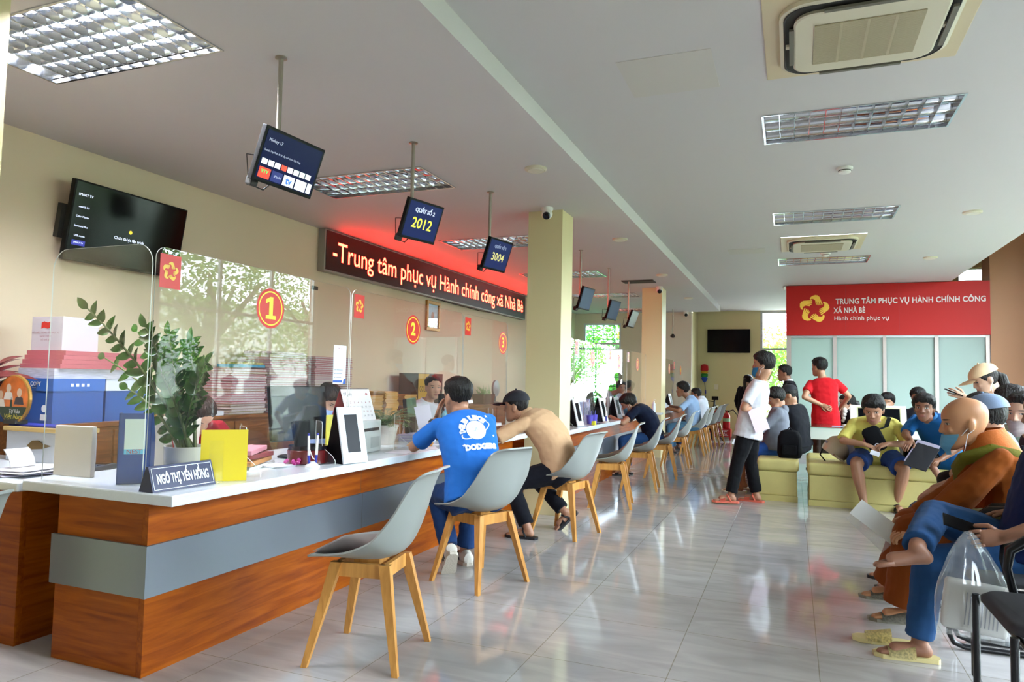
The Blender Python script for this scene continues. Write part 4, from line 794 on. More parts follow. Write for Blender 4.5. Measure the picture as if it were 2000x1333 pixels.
b = MB(); b.loft([[V((.07, y, 0)), V((.0725, y, 0)), V((.0025, y, .20)), V((0, y, .20))] for y in (-.14, .14)]); b.build('page', cm, t); b = MB(); b.loft([[V((-.07, y, 0)), V((-.0725, y, 0)), V((-.0025, y, .20)), V((0, y, .20))] for y in (-.14, .14)]); b.build('back_board', M('cal_red', 'a02028', .5), t)
b = MB()
for k in range(26): b.tube([(.006*math.cos(a), -.13+k*.0104, .2+.006*math.sin(a)) for a in [i*PI/4 for i in range(8)]], .0012, 5)
b.build('spiral', M('spiral_grey', '6d6a70', .4, .6), t)
mw = PM[t.name] @ frame_mat((.0374, 0, .10), (.2, 0, .07)); ink = M('cal_ink', '4a4650', .6); write('07 July', .03, ink, t, mw @ Matrix.Translation((-.085, .072, .0006))); write('01-31', .002, ink, t, mw @ Matrix.Translation((.1, .09, .0006)))
for r_ in range(4): write('   '.join(str(r_*7+k+1) for k in range(7)), .016, ink if r_ % 2 else M('cal_ink_red', 'a04048', .6), t, mw @ Matrix.Translation((0, .015-r_*.03, .0006)), fit=.23)
b = MB(); b.m = mw; b.prism([(.085, .072), (.10, .082), (.115, .072), (.10, .066)], .0006); b.build('logo', M('cal_red'), t, world=True)
one('paper_pad', 'yellow sticky pad standing beside the calendar', 'note pad', MB().box(-2.70, -2.69, 3.66, 3.74, CT, CT+.25), M('pad_yellow', 'd6c948', .6))
t = thing('business_card_stand', 'clear acrylic stand on the counter before the fern', 'holder', (-2.60, 4.32, CT)); b = MB(); b.box(-.01, -.007, -.07, .07, 0, .12); b.box(.03, .033, -.07, .07, 0, .06); b.box(-.01, .033, -.07, .07, 0, .003); b.build('sheet', acry, t)
for k in range(9):
    b = MB(); b.m = rot(-2.72, 4.86, CT+.0005+k*.0065, rl.uniform(-8, 8)); b.box(-.10, .10, -.13, .13, 0, .006); one('document', 'lilac bundle of documents stacked on the counter beyond the fern', 'document', b, lilac if k % 3 else whitep, 'document bundles beyond the fern')
for x, y, a, nm in ((-2.42, 4.10, 10, 'nearest the fern pot'), (-2.40, 4.42, 35, 'under the elbow of the man in blue'), (-2.55, 4.66, 70, 'half under the black device')):
    b = MB(); b.m = rot(x, y, CT+.0004, a); b.box(-.075, .075, -.105, .105, 0, .0012); one('form', 'loose printed form on the counter '+nm, 'paper', b, whitep)
b = MB(); b.m = rot(-2.56, 4.62, CT+.002, 25); b.box(-.09, .09, -.13, .13, 0, .004); one('envelope', 'brown envelope on the counter before the clerk in white', 'envelope', b, kraft)
t = thing('sanitizer_bottle', 'clear blue hand sanitizer bottle beside the head of the man in blue', 'bottle', (-2.76, 5.42, CT)); bottle(t, .25, .042, M('gel_blue', '7fc3d6', .12), plastw)
b = MB(); b.tube([(0, 0, .24), (0, 0, .28), (.05, 0, .28)], .006, 8); b.build('pump', plastw, t)
b = MB(); b.box(-2.74, -2.56, 6.0, 6.18, CT, CT+.09, .004); one('tissue_box', 'white box on the counter beyond the monitor of the man in the cap', 'box', b, M('tissue_white', 'd6dadc', .5))
# middle counter
t = thing('pen_box', 'clear acrylic box on the middle counter holding two purple cups', 'holder', (-2.18, 8.05, CT)); b = MB(); b.box(-.06, .06, -.16, -.157, 0, .19); b.box(-.06, .06, .157, .16, 0, .19); b.box(-.06, -.057, -.157, .157, 0, .19); b.box(-.06, .06, -.16, .16, -.0, .003); b.build('sheet', acry, t)
for y, nm in ((7.97, 'nearer'), (8.15, 'farther')):
    t = thing('pen_cup', 'purple pen cup in the clear box on the middle counter, the %s one' % nm, 'cup', (-2.19, y, CT+.004)); b = MB(); b.lathe((0, 0, 0), [(.035, 0), (.042, .10), (.039, .10), (.033, .008), (0, .008)]); b.build('cup', M('purple_cup', '5a4fc0', .3), t, True); 
    for q in range(3): MB().tube([(0, 0, .01), (.012*(q-1), .02*(q-1), .15)], .004, 6).build('pen', M('pen_%d' % q, ('2a2a60', '23232a', '5a5fb4')[q], .4), t)
one('sticky_block', 'small yellow block on the middle counter before the purple cups', 'note pad', MB().box(-2.13, -2.09, 7.82, 7.88, CT, CT+.045, .004), M('neon_yellow', 'd9d92a', .5))
t = thing('pen_stand', 'white and blue pen stand on the middle counter beside the second tablet', 'pen stand', (-2.11, 8.42, CT)); MB().lathe((0, 0, 0), [(.045, 0), (.045, .008), (.02, .02), (0, .02)]).build('base', plastw, t, True); MB().tube([(0, 0, .02), (.0, -.01, .08)], .009, 8).build('grip', M('pen_blue'), t); MB().tube([(0, -.01, .08), (0, -.02, .19)], [.008, .004], 8).build('pen', plastw, t)
for k in range(12):
    b = MB(); c = ('b7b3d8', 'c7c2e2', 'd8c4d8', 'a9a9d6')[k % 4]; b.m = rot(-2.62, 8.5+k*.055, CT, rl.uniform(-5, 5)); b.box(-.11, .11, -.018, .018, 0, .24+rl.uniform(-.02, .03)); one('binder', 'lilac document binder standing in the row on the middle counter', 'binder', b, M('binder_'+c, c, .6), 'lilac binders on the middle counter')
b = MB(); b.box(-2.20, -2.0, 11.66, 11.849, .72, .75, .004); t = tag(b.build('shelf', quartz), 'small white shelf on the face of the second column', 'shelf')
t = thing('sanitizer_bottle', 'white pump bottle on the little shelf of the second column', 'bottle', (-2.14, 11.75, .7505)); bottle(t, .19, .032, M('bottle_white', 'd3dbe6', .3), plastw); MB().tube([(0, 0, .18), (0, 0, .21), (.03, -.02, .21)], .005, 6).build('pump', plastw, t)
# ---- file stacks on the cabinets
pf1 = M('file_pink', 'b8606c', .6); pf2 = M('file_pages', 'c4b4b4', .7, var=.15, vscale=60)
def filestack(x, y0, y1, z0, z1, name, label, cat, grp, mats, dx=.30, th=.021, jit=.012):
    z = z0+.0005; k = 0; 
    while z < z1:
        h = th*rl.uniform(.75, 1.2); b = MB(); m = mats[rl.randrange(len(mats))]; jx, jy = rl.uniform(-jit, jit), rl.uniform(-jit, jit); b.box(x-dx/2+jx, x+dx/2+jx, y0+jy, y1+jy, z, z+.003); b.box(x-dx/2+jx, x+dx/2+jx, y0+jy, y1+jy, z+h-.004, z+h-.001); b.mi = 1; b.box(x-dx/2+jx+.004, x+dx/2+jx-.003, y0+jy+.004, y1+jy-.004, z+.003, z+h-.004); one(name, label, cat, b, m, grp); z += h; k += 1
fm = [[pf1, pf2], [M('file_rose', 'a84a58', .6), pf2], [M('file_mauve', 'b98d9a', .6), M('file_pages2', 'cdbfb8', .7)], [M('file_olive', '9a8a5a', .6), pf2], [pf1, pf2]]
G1 = 'pink files stacked on the wall cabinet'
filestack(-4.50, 4.60, 5.02, .90, 1.28, 'paper_file', 'pink file in the lowest of the three tall stacks on the cabinet, at the left', 'file', G1, fm); filestack(-4.50, 5.05, 5.56, .90, 1.45, 'paper_file', 'pink file in the tallest stack on the cabinet, in the middle', 'file', G1, fm, .32); filestack(-4.52, 5.72, 6.34, .80, 1.42, 'paper_file', 'pink file in the right-hand tall stack on the cabinet, behind the notice card', 'file', G1, fm)
one('book', 'turquoise book lying on the left-hand pink stack', 'book', MB().box(-4.62, -4.36, 4.70, 5.0, 1.302, 1.325), M('book_blue', '3b8fb0', .5)); one('book', 'patterned book on top of the turquoise one on the left-hand stack', 'book', MB().box(-4.6, -4.36, 4.72, 4.98, 1.326, 1.345), M('book_mix', 'a89a5a', .5, var=.4, vscale=40))
b = MB(); b.box(-4.55, -4.33, 4.12, 4.5, .9005, .935); one('paper_ream', 'flat white paper pile on the cabinet left of the pink stacks', 'paper', b, M('ream', 'cfd0d6', .6, var=.06, vscale=90))
km = [[kraft, M('env_pages', 'd0a860', .6)], [M('kraft_light', 'd3a654', .65), kraft]]
filestack(-4.5, 6.42, 6.95, .80, 1.02, 'envelope', 'brown envelope in the left stack on the wall cabinet', 'envelope', 'brown envelopes on the wall cabinet', km, th=.015); filestack(-4.5, 7.0, 7.28, .80, 1.07, 'envelope', 'brown envelope in the taller right stack on the wall cabinet', 'envelope', 'brown envelopes on the wall cabinet', km, th=.015); filestack(-4.5, 7.42, 7.72, .90, 1.02, 'envelope', 'brown envelope in the short stack beside the carton', 'envelope', 'brown envelopes on the wall cabinet', km, th=.015)
t = thing('carton', 'brown and yellow carton on the wall cabinet behind the clerk', 'carton', (-4.5, 8.1, .9005)); MB().box(-.14, .14, -.33, .33, 0, .40, .003).build('box', M('carton_brown', '4a3a2a', .6), t); MB().box(.1405, .142, -.33, -.05, .005, .395).build('panel', M('carton_yellow', 'c99a2c', .6), t); write('GOLD', .10, M('carton_ink', '2d2418', .6), t, frame_mat((-4.3575, 7.9, 1.1), (1, 0, 0)), fit=.2)
t = thing('desk_fan', 'small round grey fan on the cabinet beyond the plant basket', 'fan', (-4.45, 10.45, .861)); MB().lathe((0, 0, 0), [(.08, 0), (.07, .02), (.015, .03), (.015, .12), (0, .12)]).build('base', M('fan_grey', '7d8484', .4), t); b = MB(); b.m = Matrix.Translation((0, 0, .24)) @ Matrix.Rotation(PI/2, 4, 'Y'); b.lathe((0, 0, -.03), [(.03, 0), (.13, .02), (.13, .05), (.03, .07)]); b.build('cage', M('fan_cage', '9aa3a3', .4), t)
# blue paper boxes
cb = M('carton_blue', '1d4f9c', .5); lidb = M('lid_blue', '2a62b4', .5)
def blue_box(x, y, w, d, h, label, z=.9205, lid=lidb, rz=0):
    t = thing('paper_box', label, 'box', mat=rot(x, y, z, rz), group='blue copy paper boxes'); MB().box(-w/2, w/2, -d/2, d/2, 0, h*.72).build('box', cb, t); MB().box(-w/2-.004, w/2+.004, -d/2-.004, d/2+.004, h*.72, h).build('lid', lid, t); return t
t = blue_box(-4.19, 3.03, .26, .33, .27, 'blue copy paper box with the green leaf mark, in front of the brown cabinet edge'); mw = PM[t.name]
write('COPY', .035, wt, t, mw @ frame_mat((-.02, -.1695, .235), (0, -1, 0)), bold=.001); write('PAPER', .012, wt, t, mw @ frame_mat((-.03, -.1695, .212), (0, -1, 0)))
b = MB(); b.prism([(-.10, .22), (-.085, .232), (-.08, .25), (-.095, .258), (-.11, .24)], .0006, 'xz', (0, -.1697, 0)); b.build('leaf_mark', M('mark_green', '5fae3c', .5), t); b = MB(); b.box(.03, .085, -.1655, -.165, .02, .055); b.build('label', wt, t); b = MB(); b.poly(disc2(.022, -.1655, .06, .09, 20)); b.build('round_mark', wt, t)
b = MB()
for k in range(4): b.box(.1346, .1352, -.06+k*.035, -.042+k*.035, .222, .24)
b.build('icons', wt, t)
blue_box(-4.22, 3.40, .26, .33, .27, 'blue copy paper box with a white lid, second from the left desk', lid=M('lid_white', 'd3d8e2', .5)); t = blue_box(-4.55, 2.99, .26, .28, .25, 'dark blue box behind the round plaque', lid=M('lid_white'))
b = MB(); b.box(-4.40, -4.08, 2.88, 3.5, 1.1905, 1.25); one('paper_pile', 'thick uneven pile of white papers on the blue boxes', 'paper', b, M('pile_pages', 'c6c6d2', .7, var=.25, vscale=50, stretch=(.3, .3, 9)))
for k in range(4): b = MB(); b.box(-4.42+k*.004, -4.06, 2.90+.01*k, 3.50-.01*k, 1.252+k*.027, 1.278+k*.027); one('paper_file', 'pink file in the flat pile on the white papers above the blue boxes', 'file', b, pf1, 'pink files above the blue boxes')
t = thing('gift_box', 'white box with a small red flag print on top of the pink files', 'box', (-4.30, 3.1, 1.3605)); MB().box(-.12, .16, -.14, .1, 0, .21, .003).build('box', M('gift_white', 'c6c0ca', .5), t); mw = PM[t.name] @ frame_mat((.01, -.1412, .155), (0, -1, 0)); b = MB(); b.m = mw; b.prism([(-.04, -.02), (-.015, -.012), (.015, -.02), (.045, -.012), (.045, .025), (.015, .018), (-.015, .026), (-.04, .018)], .0006); b.build('flag', red, t, world=True)
for k, s in enumerate(('HỘ CHIẾU TRUNG TÂM PHỤC VỤ', 'HÀNH CHÍNH', 'XÃ NHÀ BÈ')): write(s, .016, M('gift_ink', 'a06a78', .6), t, mw @ Matrix.Translation((0, -.045-k*.022, .0008)))
# ---- hall: fire extinguishers, duster, switch, folded stand, helmet, bags
rf = M('fire_red', 'b01318', .3); 
t = thing('extinguisher_stand', 'red floor stand marked PCCC under the fire extinguishers', 'stand', (-1.5, 16.55, 0)); b = MB(); b.box(-.22, .22, -.15, .15, .07, .25, .004); b.build('tray', rf, t); write('PCCC', .10, wt, t, PM[t.name] @ frame_mat((0, -.1515, .16), (0, -1, 0)), fit=.28)
for x in (-.2, .2):
    for y in (-.13, .13): MB().box(x-.015, x+.015, y-.015, y+.015, 0, .07).build('foot', rf, t)
b = MB(); b.box(-.17, .17, -.1508, -.1502, .10, .105); b.box(-.17, .17, -.1508, -.1502, .215, .22); b.build('border', wt, t)
def extinguisher(x, h, label, hose):
    t = thing('fire_extinguisher', label, 'fire extinguisher', (x, 16.55, .2505), 0, 'red fire extinguishers'); MB().lathe((0, 0, 0), [(.075, 0), (.08, .01), (.08, h*.8), (.06, h*.92), (.025, h), (.025, h+.03), (0, h+.03)]).build('cylinder', rf, t, True); MB().lathe((0, 0, h*.45), [(.0805, 0), (.0805, h*.2)]).build('label', M('label_green', '8db489', .5), t)
    b = MB(); b.box(-.03, .09, -.012, .012, h+.03, h+.05); b.tube([(-.02, 0, h+.05), (-.10, 0, h+.10)], .008, 6); b.build('valve_lever', blackp, t); MB().tube(hose, .012, 8).build('hose', blackp, t, True)
extinguisher(-1.60, .40, 'red fire extinguisher at the left in the floor stand', [(.02, 0, .42), (-.06, -.05, .6), (-.22, -.05, .62), (-.28, -.02, .45)]); extinguisher(-1.38, .36, 'red fire extinguisher at the right with its hose hanging down', [(.03, 0, .38), (.14, 0, .43), (.24, .02, .3), (.25, .03, .0), (.25, .03, -.2)])
t = thing('feather_duster', 'rainbow feather duster hanging on the back wall above the extinguishers', 'duster', (-1.93, YB-.08, 1.30))
for z0, z1, r0, r1, c in ((.25, .40, .09, .085, 'c01f24'), (.19, .26, .08, .085, 'd8a52a'), (.10, .20, .075, .08, '2f8a3f'), (.0, .11, .05, .075, '2a50b0')):
    MB().lathe((0, 0, 0), [(r0*.6, z0-.01), (r0, z0+.02), (r1, z1-.03), (r1*.7, z1), (0, z1+.01)], 18).build('feathers', M('feather_'+c, c, .9, bump=.8, bscale=60), t, True)
MB().tube([(0, 0, 0), (.02, -.02, -.15), (.04, 0, -.6), (.05, -.05, -1.0)], .009, 8).build('handle', M('duster_handle', '6d6a70', .4), t, True)
for z in (-.2, -.42): MB().tube([(.025+.02*(z < -.3), -.01, z), (.027+.02*(z < -.3), -.01, z-.08)], .016, 8).build('grip', M('pen_blue'), t)
one('light_switch', 'cream light switch on the back wall beside the feather duster', 'switch', MB().box(-1.72, -1.62, YB-.02, YB-.0005, 1.12, 1.24, .003), acm)
t = thing('music_stand', 'folded black tripod stand leaning in front of the extinguishers', 'stand', (-1.68, 15.75, 0)); b = MB(); b.tube([(.05, 0, .05), (.12, 0, .95)], .02, 8); b.box(.06, .2, -.03, .03, .90, .98, .006); b.box(-.03, .13, -.04, .04, .25, .62, .02); b.build('column', blackp, t)
for a in (0, 2.1, 4.2): MB().tube([(.06, 0, .32), (.06+.26*math.cos(a), .26*math.sin(a), .012)], .010, 6).build('leg', blackp, t)
t = thing('helmet', 'beige motorbike helmet lying on the cream bench beside the boy in yellow', 'helmet', mat=Matrix.Translation((.43, 8.27, .575)) @ Matrix.Rotation(rad(35), 4, 'Y') @ Matrix.Rotation(rad(20), 4, 'Z'))
b = MB(); b.lathe((0, 0, 0), [(.125, -.07), (.135, -.03), (.132, .03), (.112, .09), (.07, .13), (0, .145)], 28); b.build('shell', M('helmet_beige', 'b3a184', .3, coat=.3), t, True); b = MB(); b.box(-.05, .05, -.22, -.11, -.06, -.045, .006); b.build('peak', M('helmet_peak', 'a28f72', .4), t); MB().tube([(-.12, 0, -.06), (-.1, 0, -.14), (.0, .0, -.17)], .008, 6).build('strap', blackp, t); MB().box(-.136, -.128, -.03, .03, .0, .02).build('badge', M('helmet_mark', '6b6a78', .5), t)
b = MB(); b.m = Matrix.Translation((.60, 8.22, .447)) @ Matrix.Rotation(rad(-24), 4, 'Y') @ Matrix.Rotation(rad(25), 4, 'Z'); b.box(-.008, .008, -.13, .13, .0, .25, .002); one('folder', 'grey document case leaning beside the boy in yellow', 'folder', b, M('case_grey', '8f8f9c', .4))
# ------------------------------------------------------------------ people
def remesh(b, voxel, it=2, fac=.5):
    bmesh.ops.recalc_face_normals(b.bm, faces=b.bm.faces[:])
    me = bpy.data.meshes.new('shape'); b.bm.to_mesh(me); b.bm.free(); o = bpy.data.objects.new('shape', me); COL.objects.link(o)
    m = o.modifiers.new('r', 'REMESH'); m.mode = 'VOXEL'; m.voxel_size = voxel; m.adaptivity = 0
    if it: s = o.modifiers.new('s', 'SMOOTH'); s.factor = fac; s.iterations = it
    r = evalmesh(o); bpy.data.objects.remove(o); bpy.data.meshes.remove(me); return r
def cap_chain(b, pts, rs, n=12):
    """round limb through pts with radius rs, ball at every joint"""
    for (p, r), (q, s) in zip(zip(pts, rs), zip(pts[1:], rs[1:])):
        d = (q-p); L_ = d.length
        if L_ < 1e-5: continue
        d /= L_; k = [(-1, .05), (-.8, .6), (-.45, .89), (0, 1)]
        ps = [p + d*r*a for a, _ in k] + [q + d*s*a for a, _ in reversed([(-x, y) for x, y in k])]; rr = [r*y for _, y in k] + [s*y for _, y in reversed(k)]
        b.tube(ps, rr, n)
def skin_mat(name, col, lip='9c5f55'):
    m, n, L, pb, o = new_mat(name); at = n.new('ShaderNodeAttribute'); at.attribute_name = 'hl'; sp = n.new('ShaderNodeSeparateXYZ'); L.new(at.outputs['Vector'], sp.inputs[0])
    def mth(op, a, c=None):
        q = n.new('ShaderNodeMath'); q.operation = op
        for i, x in enumerate((a, c)):
            if x is None: continue
            if isinstance(x, (int, float)): q.inputs[i].default_value = x
            else: L.new(x, q.inputs[i])
        return q.outputs[0]
    X, Y, Z = mth('ABSOLUTE', sp.outputs[0]), sp.outputs[1], sp.outputs[2]; front = mth('GREATER_THAN', Y, .045)
    def ell(cx, cz, rx, rz, soft=.25):
        a = mth('DIVIDE', mth('SUBTRACT', X, cx), rx); c = mth('DIVIDE', mth('SUBTRACT', Z, cz), rz); d = mth('ADD', mth('MULTIPLY', a, a), mth('MULTIPLY', c, c))
        r = n.new('ShaderNodeMapRange'); r.inputs[1].default_value = 1-soft; r.inputs[2].default_value = 1+soft; r.inputs[3].default_value = 1; r.inputs[4].default_value = 0; L.new(d, r.inputs[0]); return mth('MULTIPLY', r.outputs[0], front)
    nz = n.new('ShaderNodeTexNoise'); nz.inputs['Scale'].default_value = 9; tc = n.new('ShaderNodeTexCoord'); L.new(tc.outputs['Object'], nz.inputs[0])
    mr = n.new('ShaderNodeMapRange'); mr.inputs[3].default_value = .88; mr.inputs[4].default_value = 1.1; L.new(nz.outputs[0], mr.inputs[0])
    bs = n.new('ShaderNodeMix'); bs.data_type = 'RGBA'; bs.blend_type = 'MULTIPLY'; bs.inputs[0].default_value = 1; bs.inputs[6].default_value = lin(col); L.new(mr.outputs[0], bs.inputs[7]); cur = bs.outputs[2]
    for msk, c in ((ell(0, .047, .023, .0085, .4), lip), (ell(.034, .137, .019, .0038, .5), '221a17'), (ell(.008, .077, .0042, .0026, .5), '4a2a22'), (ell(.032, .118, .0155, .0058, .2), '2a1d19'), (ell(.032, .1175, .0138, .0043, .2), 'c9c1b6'), (ell(.032, .1178, .0056, .0050, .2), '150f0d')):
        x = n.new('ShaderNodeMix'); x.data_type = 'RGBA'; L.new(msk, x.inputs[0]); L.new(cur, x.inputs[6]); x.inputs[7].default_value = lin(c); cur = x.outputs[2]
    L.new(cur, pb.inputs['Base Color']); pb.inputs['Roughness'].default_value = .48; pb.inputs['Subsurface Weight'].default_value = .06; pb.inputs['Subsurface Radius'].default_value = (.02, .008, .004); MC[name] = m; return m
SKIN = {'a': skin_mat('skin_light', 'c79c82'), 'b': skin_mat('skin_tan', 'ab7c60'), 'c': skin_mat('skin_brown', '8e6149'), 'm': skin_mat('skin_monk', 'b8835c')}
# head outline: z above chin, front y, back y, half width
HP = [(-.004,.078,.040,.012),(.004,.088,.030,.026),(.02,.092,-.005,.042),(.04,.090,-.038,.052),(.06,.088,-.058,.059),(.08,.088,-.074,.0645),(.10,.087,-.086,.0685),(.118,.083,-.093,.0705),(.135,.090,-.098,.0725),(.155,.090,-.100,.0740),(.175,.083,-.097,.0725),(.195,.068,-.086,.065),(.212,.046,-.066,.051),(.224,.020,-.040,.032),(.230,-.004,-.016,.012)]
def head_ring(z, nt=32):
    for a, c in zip(HP, HP[1:]):
        if a[0] <= z <= c[0]: t = (z-a[0])/(c[0]-a[0]); yf, yb, w = [x+(y-x)*t for x, y in zip(a[1:], c[1:])]; break
    else: yf, yb, w = HP[0 if z < 0 else -1][1:]
    R = []
    for k in range(nt):
        an = 2*PI*k/nt; c, s = math.cos(an), math.sin(an); e = 2/2.25; x = w*math.copysign(abs(c)**e, c); y = (yf+yb)/2 + (yf-yb)/2*math.copysign(abs(s)**e, s)
        if s > .3 and .104 < z < .130: y -= .0045*math.exp(-((abs(x)-.032)/.013)**2)
        R.append(V((x, y, z)))
    return R
def head_bm(b, Hm, ears=True):
    b.m = Hm; b.loft([head_ring(z) for z in [-.004, .002, .012] + [.02+.0105*i for i in range(20)] + [.2285]])
    cap_chain(b, [V((0, .086, .124)), V((0, .097, .098)), V((0, .100, .085))], [.006, .008, .0098], 10)
    for s in (1, -1):
        b.ball((s*.0115, .094, .081), (.0085, .010, .0075), 8); b.ball((s*.032, .068, .088), (.022, .014, .020), 8)
        if ears: b.ball((s*.0755, -.012, .103), (.009, .018, .030), 10, Matrix.Rotation(rad(12), 3, 'X')); b.ball((s*.075, -.006, .080), (.007, .010, .012), 8)
    b.ball((0, .086, .0525), (.022, .011, .006), 8); b.ball((0, .085, .0425), (.019, .011, .0065), 8); b.m = None
HAIR = {'short': (.013, .024, .188, .158, .120, .078, .056), 'fade': (.011, .024, .192, .160, .128, .098, .075), 'mop': (.022, .034, .168, .145, .105, .060, .040), 'woman': (.016, .022, .186, .140, .080, .045, .030), 'capped': (.006, .006, .186, .150, .120, .080, .056), 'cappedw': (.006, .006, .186, .140, .085, .050, .035), 'bob': (.022, .024, .186, .130, .055, .010, -.01)}
def hair_obj(style, mat, Hm, parent, seed):
    T, TF, zf, zt, ze, zb, zn = HAIR[style]; ys = [(.08, zf), (.045, zt), (.012, ze), (-.03, zb), (-.085, zn)]; b = MB(); rows = []; NZ = 26
    def bound(y):
        if y >= ys[0][0]: return zf
        for a, c in zip(ys, ys[1:]):
            if y >= c[0]: t = (a[0]-y)/(a[0]-c[0]); return a[1]+(c[1]-a[1])*t
        return zn
    for i in range(NZ+1):
        z = max(-.004, zn-.035) + (.2295-max(-.004, zn-.035))*i/NZ; row = []
        for p in head_ring(z, 40):
            c = V((0, -.01, min(max(z, .06), .16))); d = (p-c).normalized(); h = max(-1, min(1, (z-bound(p.y)+.016*noise.noise(p*55+V((seed, 0, 0))))/(.075 if style == 'fade' else .045))); th = (T + (TF-T)*max(0, p.y)/.09) if h > 0 else .030
            row.append(Hm @ (p + d*(th*h + ((.005*noise.noise(V((p.x*45, p.y*45, p.z*18+seed)))+.003*noise.noise(V((p.x*110, p.y*110, p.z*40+seed))))*min(1, h*3) if h > 0 else 0))))
        rows.append(row)
    b.loft(rows); return b.build('hair', mat, parent, True, world=True)
def hand_shape(bR, bF, w, d, n, left, curl=.5, sc=1, spread=.06):
    d = d.normalized(); n = (n - d*n.dot(d)).normalized(); t = n.cross(d) if left else d.cross(n); t.normalize()
    q = lambda a, hw, th: [w + d*a*sc + t*(hw*math.cos(k*PI/6)*sc) + n*(th*math.sin(k*PI/6)*sc) for k in range(12)]
    bR.loft([q(-.02, .024, .019), q(.02, .033, .017), (q(.05, .040, .016)), q(.082, .041, .013), q(.092, .036, .009)]); cap_chain(bR, [w+t*.014*sc, w+t*.03*sc+d*.035*sc+n*.006*sc], [.017*sc, .015*sc], 8)
    for k, (o, L_, r) in enumerate(((.030, .072, .0088), (.010, .080, .0090), (-.011, .075, .0085), (-.030, .058, .0078))):
        p = w + d*.080*sc + t*o*sc; dd = (d + t*o*spread*18).normalized(); P = [p, p + dd*.012*sc]; a = 0
        for f, cv in ((.45, .55), (.3, .9), (.25, .7)):
            a += curl*cv*(1+.12*k); P.append(P[-1] + (dd*math.cos(a) + n*math.sin(a))*L_*f*sc)
        bF.tube(P + [P[-1]+(P[-1]-P[-2])*.12], [r*sc, r*sc, r*.98*sc, r*.9*sc, r*.78*sc, r*.35*sc], 8)
    p = w + d*.025*sc + t*.030*sc; e = (d*.75 + t*.75 + n*.25).normalized(); g = (d*.95 + t*.15 + n*.45*curl).normalized(); P = [p, p+e*.035*sc, p+e*.035*sc+g*.028*sc, p+e*.035*sc+g*.05*sc]; bF.tube(P + [P[-1]+g*.005*sc], [.0125*sc, .0115*sc, .010*sc, .0085*sc, .004*sc], 8)
def ik(a, c, l1, l2, pole):
    d = c-a; L_ = min(d.length, (l1+l2)*.999); d.normalize(); x = (l1*l1-l2*l2+L_*L_)/(2*L_); h = math.sqrt(max(0, l1*l1-x*x)); pl = (pole - d*pole.dot(d)).normalized(); return a + d*x + pl*h, a + d*L_
def wrinkle(me, amp, sc, seed=0):
    nm = [v.normal.copy() for v in me.vertices]
    for v, q in zip(me.vertices, nm): p = v.co; v.co = p + q*amp*(noise.noise(V((p.x*sc, p.y*sc, p.z*sc*1.7))+V((seed, seed, 0)))+.5*noise.noise(p*sc*2.3))
TORSO = [(-.22,.150,.105,.0),(-.10,.168,.118,.0),(.02,.168,.122,0),(.2,.150,.112,.008),(.42,.150,.112,.010),(.64,.166,.112,.008),(.80,.170,.100,0),(.90,.140,.080,-.008),(.97,.085,.062,-.010),(1.02,.056,.054,-.004)]
def tuck(body, garment, cens, rad_):
    """keep the skin inside the cloth that covers it, round the joints CENS"""
    gm = garment.data; bv = BVHTree.FromPolygons([v.co for v in gm.vertices], [list(p.vertices) for p in gm.polygons]); inv = PM[body.name].inverted(); cens = [inv @ c for c in cens]; r2 = rad_*rad_
    for v in body.data.vertices:
        if not any((v.co-c).length_squared < r2 for c in cens): continue
        h = bv.find_nearest(v.co, .03)
        if h[0] is not None and h[1].dot(v.normal) > .25 and (v.co-h[0]).dot(h[1]) > -.005: v.co = h[0] - h[1]*.0055
